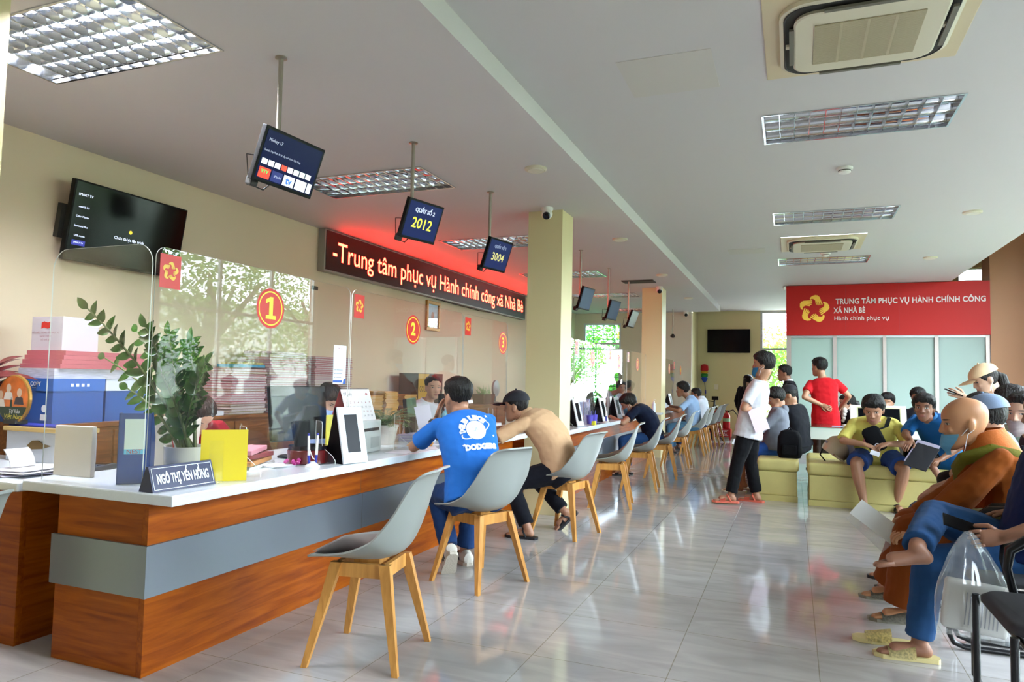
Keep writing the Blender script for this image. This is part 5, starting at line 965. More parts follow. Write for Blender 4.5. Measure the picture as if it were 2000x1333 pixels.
def person(label, pel, neck, face, hyaw, hpitch=0, hroll=0, hs=1.0, hands=None, feet=None, skin='b', hair=('short', '17130f'), top=('tee', '888888', .62, .16), bottom=('long', '222222'), shoes=('sandal', '333333'), sc=.96, girth=1.0, vx=.011, hp=None, twist=0, kneepole=None, group=None, curl=(.5, .5), headf=None, slouch=.03, extra=None, pattern=None):
    pel, neck = V(pel), V(neck); a = rad(face); F = V((math.cos(a), math.sin(a), 0)); Lh = V((-math.sin(a), math.cos(a), 0)); S_ = (neck-pel).normalized(); tl = (neck-pel).length
    Lp = (Lh - S_*Lh.dot(S_)*.0).normalized(); tw = rad(face+twist); Lc = V((-math.sin(tw), math.cos(tw), 0)); Lc = (Lc - S_*Lc.dot(S_)).normalized(); Fc = Lc.cross(S_).normalized()
    def ring(t, w, d, o, infl=0, n=20):
        u = max(0, min(1, t)); Lx = (Lh*(1-u)+Lc*u).normalized(); Lx = (Lx - S_*Lx.dot(S_)).normalized(); Fx = Lx.cross(S_); c = pel + S_*tl*t + Fx*(o*sc - slouch*math.sin(PI*u)); R = []
        for k in range(n):
            q = 2*PI*k/n; e = 2/2.5; cx, cy = math.cos(q), math.sin(q); R.append(c + Lx*(w*sc*girth+infl)*math.copysign(abs(cx)**e, cx) + Fx*(d*sc*girth+infl)*math.copysign(abs(cy)**e, cy))
        return R
    sh = [pel + S_*tl*.86 - Fc*slouch*.4 + Lc*s*.168*sc*girth**.5 for s in (1, -1)]; hip = [pel + Lh*s*.088*sc*girth**.5 - S_*.03 for s in (1, -1)]
    hy = rad(hyaw); R3 = Matrix.Rotation(hy-PI/2, 3, 'Z') @ Matrix.Rotation(-rad(hpitch), 3, 'X') @ Matrix.Rotation(rad(hroll), 3, 'Y'); fh = R3 @ V((0, 1, 0)); uh = R3 @ V((0, 0, 1))
    hc = V(hp) if hp is not None else neck + (S_*.45 + V((0, 0, .55)))*.125*sc + fh*.025; hsz = hs*sc*1.05
    Hm = Matrix.Translation(hc) @ R3.to_4x4() @ Matrix.Scale(hsz, 4) @ Matrix.Translation((0, 0, -.115))
    l1, l2, t1, t2 = .285*sc, .25*sc, .41*sc, .40*sc
    sit = pel.z < .70; arms = []
    if not sit: t1 = t2 = (hip[0].z-.087)*.507
    for i, s in enumerate((1, -1)):
        h = hands[i] if hands and hands[i] else None
        if h is None: h = (hip[i] + F*.32*sc + V((0, 0, .10)) - Lh*s*.03, None) if sit else (sh[i] + V((0, 0, -.51*sc)) + Lh*s*.05 + F*.05, None)
        w = V(h[0]); pole = V(h[1]) if len(h) > 1 and h[1] is not None else (V((0, 0, -1)) + Lh*s*.6 - F*.5); e, w = ik(sh[i], w, l1, l2, pole); fd = V(h[2]) if len(h) > 2 and h[2] is not None else (w-e).normalized()*.8 + V((0, 0, -.3)); pn = V(h[3]) if len(h) > 3 and h[3] is not None else (V((0, 0, -1)) if sit else -Lh*s); arms.append((sh[i], e, w, fd, pn))
    legs = []
    for i, s in enumerate((1, -1)):
        f = feet[i] if feet and feet[i] else None
        if f is None: f = (hip[i].xy.to_3d() + F*(.40*sc if sit else .02) + Lh*s*.03,)
        an = V((f[0][0], f[0][1], (f[0][2] if len(f[0]) > 2 else 0)+.085)); kp = V(f[2]) if len(f) > 2 and f[2] is not None else (F + V((0, 0, .6 if sit else .1)) + Lh*s*.15); k, an = ik(hip[i], an, t1, t2, kp); fa = f[1] if len(f) > 1 and f[1] is not None else face + s*8; fp = f[3] if len(f) > 3 else 0
        fd = V((math.cos(rad(fa))*math.cos(rad(fp)), math.sin(rad(fa))*math.cos(rad(fp)), -math.sin(rad(fp)))); legs.append((hip[i], k, an, fd))
    # body
    b = MB(); bF = MB(); b.loft([ring(*r) for r in TORSO]); cap_chain(b, [neck - S_*.06, Hm @ V((0, -.022, .045)), Hm @ V((0, -.015, .09))], [.052*sc, .052*sc*hs, .055*sc*hs])
    head_bm(b, Hm)
    for i, (s_, e, w, fd, pn) in enumerate(arms):
        cap_chain(b, [s_, s_.lerp(e, .5), e, e.lerp(w, .35), w], [k*sc for k in (.052, .047*girth, .038, .037, .026)]); hand_shape(b, bF, w, fd, pn, i == 0, curl[i], sc*.97)
    for h, k, an, fd in legs:
        back = (h.lerp(k, .5)+an)/2 - k; cap_chain(b, [h, h.lerp(k, .45), k, k.lerp(an, .32), an], [q*sc for q in (.088*girth, .080*girth, .056, .055*girth**.5, .034)]); sd = fd.cross(V((0, 0, 1))).normalized(); up = sd.cross(fd)
        cap_chain(b, [an, an - fd*.03*sc - up*.045*sc], [.034*sc, .030*sc]); cap_chain(b, [an - fd*.02 - up*.04*sc, an + fd*.10*sc - up*.045*sc], [.034*sc, .030*sc]); 
        for q in (-1, 1): cap_chain(b, [an - up*.045*sc, an + fd*.105*sc - up*.052*sc + sd*q*.016*sc], [.028*sc, .024*sc])
        for j in range(5):
            o = (j-2)*.0165; tp = an + fd*(.176-.008*abs(j-1.2)**1.5)*sc - up*.064*sc + sd*o*sc; bF.tube([an + fd*.10*sc - up*.058*sc + sd*o*.95*sc, tp, tp+fd*.008], [.0115*sc, .0105*sc, .005*sc], 8)
    me = remesh(b, vx, 2); tmp = bmesh.new(); tmp.from_mesh(me); bF.bm.verts.index_update(); n0 = len(tmp.verts); vs = [tmp.verts.new(v.co) for v in bF.bm.verts]; bmesh.ops.recalc_face_normals(bF.bm, faces=bF.bm.faces[:])
    for f in bF.bm.faces: tmp.faces.new([vs[v.index] for v in f.verts])
    bF.bm.free(); org = pel.xy.to_3d(); inv = Hm.inverted()
    hl = [inv @ v.co for v in tmp.verts]
    for v in tmp.verts: v.co -= org
    tmp.to_mesh(me); tmp.free(); me.name = 'person'; at = me.attributes.new('hl', 'FLOAT_VECTOR', 'POINT')
    at.data.foreach_set('vector', [c for q in hl for c in (q if (-.03 < q.z < .26 and abs(q.x) < .12 and abs(q.y) < .15) else (9, 0, 9))])
    me.polygons.foreach_set('use_smooth', [True]*len(me.polygons)); me.materials.append(SKIN[skin]); o = bpy.data.objects.new('person', me); COL.objects.link(o); o.location = org; PM[o.name] = Matrix.Translation(org); tag(o, label, 'person', group)
    def cloth(b_, name, mat, it=5, wr=.0045, wsc=13, v=None):
        m_ = remesh(b_, v or vx*1.05, it); wrinkle(m_, wr, wsc, len(label)); inv_ = PM[o.name].inverted(); m_.transform(inv_); m_.name = name; return link(name, m_, mat, o, 80)
    fab = lambda c, nm='cloth': M(nm+'_'+c, c, .9, spec=.15, sheen=.25, bump=.05, bscale=140)
    # top
    kind, col, slv, hem = top[:4]; hem = min(hem, .045) if sit else hem; tm = pattern or fab(col); b = MB(); inf = .014*sc; rows = [r for r in TORSO if r[0] > -.15]
    rr = [ring(-hem/ max(tl, .2), .172, .128, .0, inf+.012)] + [ring(r[0], r[1]+{.8: .008, .9: .014}.get(r[0], 0), r[2], r[3], inf+(.010 if r[0] < .5 else .002)) for r in rows if -hem/tl < r[0] < .95]; rr.append(ring(.985, .082, .066, -.006, .006)); b.loft(rr)
    for s_, e, w, fd, pn in arms:
        if slv <= 0: continue
        if slv <= 1: q = s_.lerp(e, slv); cap_chain(b, [s_ - V((0, 0, .008)), s_.lerp(q, .6)], [.057*sc, .059*sc]); b.tube([s_.lerp(q, .3), q], [.058*sc, .064*sc*girth**.3], 14)
        else: q = e.lerp(w, slv-1); wd = 1.45 if kind == 'robe' else 1; cap_chain(b, [s_ - V((0, 0, .008)), e, e.lerp(q, .8)], [.060*sc, .055*sc*wd, .046*sc*wd]); b.tube([e.lerp(q, .6), q], [.046*sc*wd, .043*sc*wd], 14)
    ts = cloth(b, {'tee': 't_shirt', 'polo': 'polo_shirt', 'shirt': 'shirt', 'long': 'jacket', 'robe': 'robe', 'hoodie': 'hoodie'}[kind], tm)
    if kind in ('polo', 'shirt'):
        b = MB(); cen = neck - S_*.015; n = 20; rows = []
        for rr_, zz in ((.064, .035), (.072, .030), (.088, -.006), (.080, -.008)): rows.append([cen + Lc*(rr_*math.cos(2*PI*k/n))*sc + Fc*(rr_*.92*math.sin(2*PI*k/n)-.004)*sc + S_*(zz - .018*max(0, math.sin(2*PI*k/n)))*sc for k in range(n)])
        b.loft(rows, caps=False); b.build('collar', tm if len(top) < 5 else fab(top[4]), ts, True, world=True)
    if kind in ('hoodie',):
        b = MB(); cen = neck - Fc*.075*sc - S_*.035; b.ball(cen, (.095*sc, .055*sc, .065*sc), 12, Matrix((Lc, Fc, S_)).transposed()); b.build('hood', tm, ts, True, world=True)
    # trousers
    bk, bc = bottom[:2]; bm_ = fab(bc, 'denim') if 'jean' in bk else fab(bc); b = MB(); b.loft([ring(r[0], r[1], r[2], r[3], .012) for r in TORSO[:4]])
    for h, k, an, fd in legs:
        if 'shorts' in bk: q = h.lerp(k, .84); cap_chain(b, [h, h.lerp(q, .7)], [.098*sc*girth, .086*sc*girth]); b.tube([h.lerp(q, .5), q], [.086*sc*girth, .084*sc*girth], 16)
        elif bk == 'robe': q = k.lerp(an, .95); cap_chain(b, [h, h.lerp(k, .5), k], [x*sc for x in (.12, .115, .098)]); b.tube([k, k.lerp(q, .5), q], [.098*sc, .11*sc, .125*sc], 18)
        else: q = k.lerp(an, .93); cap_chain(b, [h, h.lerp(k, .5), k, k.lerp(q, .8)], [x*sc for x in (.100*girth, .092*girth, .072, .066)]); b.tube([k.lerp(q, .6), q], [.068*sc, .064*sc], 16)
    bt = cloth(b, 'shorts' if 'shorts' in bk else ('jeans' if 'jean' in bk else 'trousers'), bm_)
    tuck(o, ts, sh, .15); tuck(o, bt, hip, .17)
    # shoes
    sk, scol = shoes[:2]; smat = M('shoe_'+scol, scol, .5)
    for h, k, an, fd in ([legs[shoes[3]]] if len(shoes) > 3 else legs if sk else []):
        sd = fd.cross(V((0, 0, 1))).normalized(); up = sd.cross(fd).normalized(); mw = Matrix(((fd.x, sd.x, up.x, an.x), (fd.y, sd.y, up.y, an.y), (fd.z, sd.z, up.z, an.z), (0, 0, 0, 1))) @ Matrix.Scale(sc, 4); b = MB(); b.m = mw
        if sk == 'sneaker':
            sec = [(-.082, .018, .05, -.03), (-.072, .036, .085, .0), (-.03, .040, .085, .02), (.03, .040, .08, -.005), (.08, .046, .06, -.03), (.14, .044, .045, -.045), (.185, .03, .032, -.056), (.198, .012, .02, -.066)]
            b.loft([[V((x, w*math.cos(2*PI*j/16)*(1 if abs(math.sin(2*PI*j/16)) < .9 else .9), (-.083+(zt+.083)/2) + (zt+.083)/2*math.sin(2*PI*j/16))) for j in range(16)] for x, w, _, zt in sec]); s_ = b.build('shoe', smat, o, True, world=True)
            b = MB(); b.m = mw; P = [(-.085, -.02), (-.06, -.038), (.03, -.042), (.09, -.050), (.15, -.046), (.195, -.025), (.203, 0), (.195, .025), (.15, .046), (.09, .050), (.03, .042), (-.06, .038), (-.085, .02)]; b.prism(P, .026, 'xy', (0, 0, -.092)); b.build('sole', M('sole_white', 'cfc8b8', .7, bump=.3, bscale=120), s_, world=True)
            if len(shoes) > 2 and shoes[2]:
                for j in range(3):
                    for q in (1, -1): b = MB(); b.m = mw; b.prism([(.0+j*.026, -.06), (.013+j*.026, -.06), (.036+j*.026, -.006), (.022+j*.026, -.004)], .004, 'xz', (.0, q*(.0405)-.002, 0)); b.build('stripe', M('stripe_black', '111114', .5), s_, world=True)
        else:
            P = [(-.088, -.015), (-.075, -.034), (-.02, -.036), (.05, -.040), (.11, -.050), (.16, -.046), (.195, -.022), (.198, .01), (.17, .040), (.11, .050), (.05, .040), (-.02, .036), (-.075, .034), (-.088, .015)]; b.prism(P, .020, 'xy', (0, 0, -.088)); s_ = b.build('sandal', smat, o, world=True)
            b = MB(); b.m = mw; n = 9; x0, x1 = (.02, .135) if sk == 'slipper' else (.06, .115)
            def arch(x, g): w = .052; hh = .058 - (x-.02)*.24; return [V((x, -w*math.cos(PI*j/n)*(1+g*.06), -.075 + (hh+g*.006)*math.sin(PI*j/n)**.7)) for j in range(n+1)]
            b.loft([arch(x0+(x1-x0)*j/4, 0) for j in range(5)], closed=False); bmesh.ops.solidify(b.bm, geom=b.bm.faces[:], thickness=.005)
            b.build('strap', M('strapholes_'+scol, scol, .5, var=.35, vscale=110) if sk == 'slipper' else smat, s_, True, world=True)
            if sk == 'sandal': b = MB(); b.m = mw; b.tube([(.0, -.042, -.07), (.03, -.035, -.02), (.04, 0, -.005), (.03, .035, -.02), (.0, .042, -.07)], .008, 8); b.build('strap', smat, s_, True, world=True)
    if hair: hair_obj(hair[0], M('hair_'+hair[1], hair[1], .5, spec=.25, bump=.9, bscale=90, stretch=(1, 1, .25)), Hm, o, len(label))
    return dict(o=o, Hm=Hm, top=ts, bottom=bt, arms=arms, legs=legs, S=S_, L=Lc, F=Fc, pel=pel, neck=neck, sc=sc, tl=tl, ring=ring)
def face_mask(P, col='6fb4da', low=0):
    b = MB(); Hm = P['Hm']; rows = []
    for i in range(9):
        z = -.012 + .094*i/8 - low; R = head_ring(max(z, -.004), 48); row = []
        for k in range(2, 23):
            p = R[k].copy(); p.z = z; c = V((0, 0, z)); d = (p-c).normalized(); f = max(0, math.sin((k-2)/20*PI)); bulge = .011 + .011*f**3*math.sin(PI*min(1, i/8*.9+.1)); row.append(Hm @ (p + d*bulge))
        rows.append(row)
    b.loft(rows, closed=False); bmesh.ops.solidify(b.bm, geom=b.bm.faces[:], thickness=.002); o = b.build('face_mask', M('mask_'+col, col, .8, bump=.25, bscale=18, stretch=(.2, .2, 5)), P['o'], True, world=True)
    for s in (1, -1):
        for z0 in (.075-low, .005-low):
            MB().tube([Hm @ V((s*.068, .030, z0)), Hm @ V((s*.079, .008, .088 if z0 > .04 else .066)), Hm @ V((s*.080, -.020, .105 if z0 > .04 else .085))], .0017, 6).build('ear_loop', M('ear_loop', 'e8ecf0', .6), o, True, world=True)
def cap(P, col, brim=True):
    Hm = P['Hm']; b = MB(); rows = []
    for i in range(13):
        z = .150 + .079*i/12; rows.append([Hm @ (p + (p-V((0, -.01, .12))).normalized()*(.018 if i < 12 else .016)) for p in head_ring(z, 36)])
    m = M('cap_'+col, col, .8, sheen=.2, bump=.1, bscale=160); b.loft(rows); o = b.build('cap', m, P['o'], True, world=True); b = MB(); R = []
    for r_, dz in ((0, 0), (.5, .002), (1, -.008)): R.append([Hm @ V((.082*math.sin(a)*(1-.12*r_), .074+.03*math.cos(a)+.095*r_*math.cos(a)**.6 if math.cos(a) > 0 else .072, .155+dz-.018*(abs(math.sin(a))**2))) for a in [rad(-80+10*k) for k in range(17)]])
    b.loft(R, closed=False); bmesh.ops.solidify(b.bm, geom=b.bm.faces[:], thickness=.004); b.build('brim', m, o, True, world=True); MB().ball(Hm @ V((0, -.01, .25)), .008, 6).build('button', m, o, True, world=True); return o
def ponytail(P, pts, rs, col='17130f'): q0 = P['Hm'] @ V(pts[0]); f_ = P['Hm'].to_3x3() @ V((0, 1, 0)); f_.z = 0; f_.normalize(); rt = V((f_.y, -f_.x, 0)); MB().tube([q0 + (rt*(p[0]-pts[0][0]) + f_*(p[1]-pts[0][1]) + V((0, 0, p[2]-pts[0][2])))*1.1 for p in pts], rs, 12).build('ponytail', M('hair_'+col, col), P['o'], True, world=True)
def sheet(label, o, n, up, w, h, name='paper', mat=None, cat='paper', th=.0012, grp=None):
    m = frame_mat(o, n, up); b = MB(); b.m = m; b.box(-w/2, w/2, -h/2, h/2, -th/2, th/2); t = tag(b.build(name, mat or whitep), label, cat, grp); return t, m
def drape(me_txt, mw, surf, push=.0035):
    """lay flat print onto a garment: march each point along -z of mw onto the surface"""
    sm = surf.data; pm = PM[surf.name]; bv = BVHTree.FromPolygons([pm @ v.co for v in sm.vertices], [list(p.vertices) for p in sm.polygons]); d = -(mw.to_3x3() @ V((0, 0, 1))).normalized()
    inv = pm.inverted()
    for v in me_txt.vertices:
        p = mw @ v.co; h = bv.ray_cast(p - d*.15, d); v.co = inv @ ((h[0] - d*push) if h[0] is not None else p)
P = gy
# clerks behind the counters
p = person('person in a dark red blouse writing with bowed head behind the tall green plant', (-3.50, 3.30, .54), (-3.30, 3.22, .95), -12, -5, 42, hs=1.0, hp=P(384, 812, 3.16), skin='a', hair=('woman', '2a1712'), top=('shirt', '9c1f2b', .85, .14), hands=((V((-3.0, 3.35, .80)), None), (V((-3.02, 3.08, .80)), None)), vx=.009)
p = person('person in a light blue uniform bent behind the first black monitor', (-3.62, 4.80, .54), (-3.52, 4.78, .97), 0, 5, 50, hp=P(640, 778, 4.78), skin='a', hair=('woman', '1c1412'), top=('shirt', '93aad6', .85, .14))
p = person('clerk in a white shirt with cropped hair facing the man in blue', (-3.60, 6.40, .54), (-3.46, 6.36, 1.01), -25, -42, 4, hp=P(846, 757, 6.36), skin='a', hair=('fade', '1a1512'), top=('shirt', 'd9dde6', .85, .14), group=None)
p = person('woman clerk in a lilac top half hidden by the first column, the taller one', (-3.40, 10.9, .54), (-3.38, 10.9, 1.03), -5, -15, 5, hp=P(1117, 758, 10.9), skin='a', hair=('woman', '2a1a14'), top=('shirt', 'b9b4da', .85, .14))
p = person('woman clerk in a pale top leaning forward beside the first column', (-3.36, 9.9, .54), (-3.14, 9.9, .95), -5, -20, 20, hp=P(1123, 775, 9.9), skin='a', hair=('woman', '2a1a14'), top=('shirt', 'd8cfd6', .85, .14))
p = person('clerk in a grey uniform talking to the masked man in navy', (-3.30, 13.2, .54), (-3.26, 13.2, 1.06), 0, -50, 10, hp=P(1213, 757, 13.2), skin='b', hair=('woman', '1a1412'), top=('shirt', 'a9adb8', .85, .14))
p = person('dark haired clerk seen from behind near the second column', (-3.20, 14.3, .54), (-3.2, 14.3, 1.04), 60, 70, 8, hp=P(1230, 757, 14.3), skin='b', hair=('bob', '15110f'), top=('shirt', 'b9bcc6', .85, .14))
# visitors at the counters
p = v1 = person('man in a bright blue printed t-shirt seated at the counter', (-1.83, 4.02, .535), (-2.0, 4.14, 1.02), 132, 145, 6, hs=1.10, hp=P(894, 776, 4.17), skin='b', hair=('fade', '15120f'), top=('tee', '2a6fc4', .78, .17), bottom=('jeans', '1f3a66'), shoes=('sneaker', 'd8d4c8', True), girth=1.08, vx=.007,
    hands=((P(852, 820, 4.20), V((-.6, -.5, -.9)), V((.25, .1, 1)), V((1, .2, 0))), (V((-2.40, 4.62, .79)), V((-.2, .8, -.5)))), feet=((V((-2.02, 4.06, .07)), 128, None, 48), (V((-2.05, 4.35, .0)), 140)), slouch=.05, curl=(.25, .5))
b = MB(); e, w = v1['arms'][0][1:3]; d = (w-e).normalized(); q = w.lerp(e, .14); b.tube([q - d*.012, q + d*.012], [.034, .033], 16); b.build('watch', M('watch_black', '17181b', .4), v1['o'], True, world=True)
# print on the back of the shirt
ct = v1['pel'] + v1['S']*v1['tl']*.66 - v1['F']*.1; mw = frame_mat(ct - v1['F']*.06 + v1['S']*.005 - v1['L']*.02, -v1['F'], v1['S']) @ Matrix.Scale(1.12, 4); ink = M('print_white', 'd5dced', .7)
def arc_text(s, size, R, a0, a1, up=True):
    me = text_mesh(s, size, bold=.0035); xs = [v.co.x for v in me.vertices]; x0, x1 = min(xs), max(xs)
    for v in me.vertices: t_ = (v.co.x-x0)/(x1-x0); a_ = rad(a0+(a1-a0)*t_); r_ = R + (v.co.y if up else -v.co.y); v.co = V((r_*math.cos(a_), r_*math.sin(a_), 0))
    return me
def disc_mesh(fn): b_ = MB(); fn(b_); me = bpy.data.meshes.new('print'); b_.bm.to_mesh(me); b_.bm.free(); return me
Z0 = lambda pts: [V((x, y, 0)) for x, y in pts]
def ell_band(b_, rx, ry, t_, rot_, n=44, a0=0, a1=360):
    for k in range(n):
        q = []
        for a_, f in ((a0+(a1-a0)*k/n, 1), (a0+(a1-a0)*(k+1)/n, 1), (a0+(a1-a0)*(k+1)/n, 0), (a0+(a1-a0)*k/n, 0)):
            x, y = (rx-t_*(1-f))*math.cos(rad(a_)), (ry-t_*(1-f))*math.sin(rad(a_)); q.append((x*math.cos(rot_)-y*math.sin(rot_), x*math.sin(rot_)+y*math.cos(rot_)))
        b_.poly(Z0(q))
def planet(b_):
    for r0, r1 in ((0, .02), (.02, .04), (.04, .058)):
        for k in range(28): a_, c_ = 2*PI*k/28, 2*PI*(k+1)/28; b_.poly(Z0([(r1*math.cos(a_), r1*math.sin(a_)), (r1*math.cos(c_), r1*math.sin(c_)), (max(r0, .0005)*math.cos(c_), max(r0, .0005)*math.sin(c_)), (max(r0, .0005)*math.cos(a_), max(r0, .0005)*math.sin(a_))]))
    ell_band(b_, .098, .036, .007, rad(24), a0=-205, a1=25)
def star(b_, x, y, r):
    b_.poly(Z0([(x+(r if k % 2 == 0 else r*.45)*math.sin(k*PI/5), y+(r if k % 2 == 0 else r*.45)*math.cos(k*PI/5)) for k in range(10)]))
def mark(me, name, o=(0, 0), mt_=None):
    me.transform(Matrix.Translation((o[0], o[1], 0))); drape(me, mw, v1['top']); me.name = name; return link(name, me, mt_ or ink, v1['top'])
mark(arc_text('MLB LIKE', .042, .078, 190, 35), 'lettering'); mark(disc_mesh(planet), 'planet_print'); mark(text_mesh('DODGERS', .040, bold=.0035), 'lettering', (.01, -.102)); [mark(disc_mesh(lambda b_: star(b_, *q)), 'star_print') for q in ((.085, .085, .012), (-.085, -.085, .012), (.10, -.04, .009))]
mark(text_mesh('LA', .034, bold=.001), 'monogram', (-.005, .002), M('print_grey', 'a9b4c8', .7)); mark(disc_mesh(lambda b_: b_.poly(Z0([(-.014, -.009), (.014, -.009), (.014, .009), (-.014, .009)]))), 'neck_tag', (0, .168))
sheet('printed white form held up by the man in the blue t-shirt', P(829, 819, 4.22), (.55, -.8, .1), (-.28, 0, 1), .105, .185, 'form')
p = person('man in a black cap and tan shirt leaning on the counter', (-1.76, 5.53, .535), (-2.06, 5.47, .97), 172, 180, 6, hs=1.02, hp=P(1008, 794, 5.44), skin='b', hair=('capped', '1d1a18'), top=('shirt', 'c8a27c', .92, .20), bottom=('long', '14151c'), shoes=('sandal', '1c1c1f'), girth=1.05, vx=.008, slouch=.09,
    hands=((V((-2.42, 5.28, .80)), V((-.1, -.7, -.6))), (V((-2.45, 5.62, .80)), V((0, .6, -.6)))), feet=((V((-1.93, 5.24, 0)), 178), (V((-1.78, 5.72, .06)), 215, None, 40)))
cap(p, '17171f')
p = person('masked man in a navy t-shirt and jeans bent over the middle counter', (-1.72, 9.42, .535), (-1.97, 9.40, .93), 180, 185, 32, hs=1.08, hp=P(1228, 789, 9.4), skin='b', hair=('mop', '15120f'), top=('tee', '10182c', .62, .16), bottom=('jeans', '2f5288'), slouch=.07, hands=((V((-2.25, 9.22, .78)), V((0, -.6, -.6))), (V((-2.28, 9.55, .78)), V((0, .6, -.6)))))
face_mask(p)
p = person('man in a light blue shirt reading a paper at the far counter', (-1.62, 12.72, .535), (-1.68, 12.70, 1.02), 178, 184, 6, hs=1.1, hp=P(1333, 761, 12.7), skin='c', hair=('mop', '14110f'), top=('shirt', '9ab6da', .80, .18), bottom=('jeans', '4b7390'), hands=((V((-2.04, 12.54, .80)), V((0, -.6, -.6))), (V((-2.04, 12.82, .83)), V((0, .6, -.6)))))
sheet('white paper held by the man in the light blue shirt', V((-2.12, 12.66, .86)), (.6, -.3, .7), (-.6, 0, .7), .20, .14)
p = person('man in a white shirt seated beyond the man in light blue', (-1.60, 13.62, .535), (-1.60, 13.62, 1.0), 180, 182, 8, hp=P(1359, 771, 13.6), skin='c', hair=('short', '14110f'), top=('shirt', 'd5dae4', .85, .18), bottom=('long', '26314f'), hands=((V((-1.78, 13.47, 1.0)), V((-.8, -.3, -.6)), V((0, 0, 1))), None))
# standing in the hall
p = m1 = person('man in a white t-shirt and blue mask standing with folded arms', (-.42, 7.84, .79), (-.32, 7.84, 1.30), 172, 172, 2, hs=1.06, hp=P(1491, 712, 7.84), skin='b', hair=('mop', '14110f'), top=('tee', 'cac9cf', .80, .10), bottom=('long', '111114'), shoes=('sandal', 'e0715a'), vx=.008, slouch=.01,
    hands=((P(1474, 800, 7.80), V((-.6, -.9, -.7)), V((-.2, .9, -.3)), V((.9, 0, -.3))), (P(1462, 792, 7.86), V((-.5, .9, -.6)), V((.3, -.8, -.2)), V((.6, 0, -.3)))), feet=((V((-.60, 7.70, 0)), 188), (V((-.36, 7.98, 0)), 165)))
face_mask(p, '3f9fd6'); sheet('pale pink paper tucked under the folded arms of the man in white', P(1482, 820, 7.66), (.3, -1, .1), (-.35, 0, 1), .15, .24, mat=M('pink_sheet', 'd9c4d4', .6))
p = person('man in a black polo shirt standing beside the clear window', (-.06, 12.0, .80), (-.06, 12.0, 1.33), 185, 178, 6, hs=1.08, hp=P(1532, 729, 12.0), skin='c', hair=('short', '100e0d'), top=('polo', '15161b', .62, .12, 'c9c9cc'), bottom=('long', '1b1b20'))
p = person('man in a red t-shirt standing with one hand on his hip, seen from behind', (.42, 10.6, .83), (.39, 10.6, 1.37), 92, 135, 2, hs=1.08, hp=P(1600, 717, 10.6), skin='b', hair=('short', '12100e'), top=('tee', 'c01a22', .62, .12), bottom=('long', '4d453a'), vx=.009, hands=((P(1604, 791, 10.46), V((-1, -.4, .2)), V((.9, -.2, -.4)), V((.1, 1, 0))), (V((.62, 10.85, .95)), V((1, 0, -.3)))), feet=((V((.33, 10.62, 0)),), (V((.52, 10.6, 0)),)))
p = person('woman with a ponytail in black and checked trousers at the back wall', (-.92, 15.8, .74), (-.88, 15.8, 1.22), 70, 60, 20, hs=1.0, hp=P(1461, 744, 15.8), skin='a', hair=('woman', '14110f'), top=('long', '15151a', 1.8, .06), bottom=('long', '4a4a50')); ponytail(p, [(0, -.085, .13), (0, -.120, .115), (0, -.135, .04), (0, -.13, -.08), (0, -.12, -.14)], [.024, .034, .032, .026, .008])
p = person('person in a grey hoodie and blue shorts sitting on the near cream bench', (-.20, 8.72, .54), (-.16, 8.74, 1.0), 182, 184, 25, hp=P(1516, 778, 8.75), skin='b', hair=('mop', '15120f'), top=('hoodie', '70747e', 1.85, .14), bottom=('shorts', '2b4f9a'), shoes=('slipper', 'd8d0b8'), feet=((V((-.58, 8.60, 0)), 188), (V((-.55, 8.9, 0)), 180)), hands=((P(1447, 872, 8.55), None), None))
sheet('folded white paper in the hand of the person in the grey hoodie', P(1443, 867, 8.52), (.2, -1, .5), (.4, 0, 1), .14, .07)
p = person('person in black with a black cap sitting deeper on the near cream bench', (.05, 9.35, .54), (-.02, 9.32, 1.02), 150, 170, 20, hp=P(1541, 772, 9.3), skin='b', hair=('capped', '15120f'), top=('long', '14151b', 1.85, .14), bottom=('long', '16171c'), girth=1.15); cap(p, '1a1a20')
t = thing('backpack', 'black backpack on the near cream bench behind the person in the grey hoodie', 'bag', mat=Matrix.Translation((-.03, 8.42, .446))); b = MB(); b.loft([[V((x, y, z)) for x, y in rrect(.13*q, .085*q, .05)] for z, q in ((0, .85), (.05, 1), (.22, .95), (.29, .7), (.31, .3))]); b.build('body', M('bag_black', '101114', .85, spec=.15, bump=.2, bscale=90), t, True); MB().box(-.08, .08, -.105, -.08, .03, .15, .02).build('pocket', M('bag_black'), t); MB().tube([(-.03, 0, .3), (0, 0, .335), (.03, 0, .3)], .008, 6).build('handle', M('bag_black'), t)
# waiting on the right
p = person('woman with glasses and a white ruffled collar sitting by the glazed partition', (.74, 11.75, .50), (.78, 11.75, .92), 215, 200, 8, hs=1.12, hp=P(1654, 788, 11.72), skin='a', hair=('woman', '14110f'), top=('long', '131318', 1.85, .12)); ponytail(p, [(0, -.085, .12), (0, -.13, .11), (0, -.15, .06), (0, -.14, .0)], [.028, .042, .04, .015]); face_mask(p, 'd8b3b0', .04)
b = MB(); [b.tube([p['Hm'] @ V((s*.032+.019*math.cos(a), .103, .117+.017*math.sin(a))) for a in [k*PI/6 for k in range(13)]], .0018, 5) for s in (1, -1)]; b.build('glasses', M('specs', '3a3230', .3), p['o'], world=True)
b = MB(); [b.ball(p['neck'] + p['F']*.10 + p['L']*s*(.05+.012*(k % 2)) - p['S']*(.02+.028*k), (.034, .02, .03), 8) for s in (1, -1) for k in range(7)]; b.build('ruffle', M('ruffle_cream', 'd6cfc4', .8), p['o'], True, world=True)
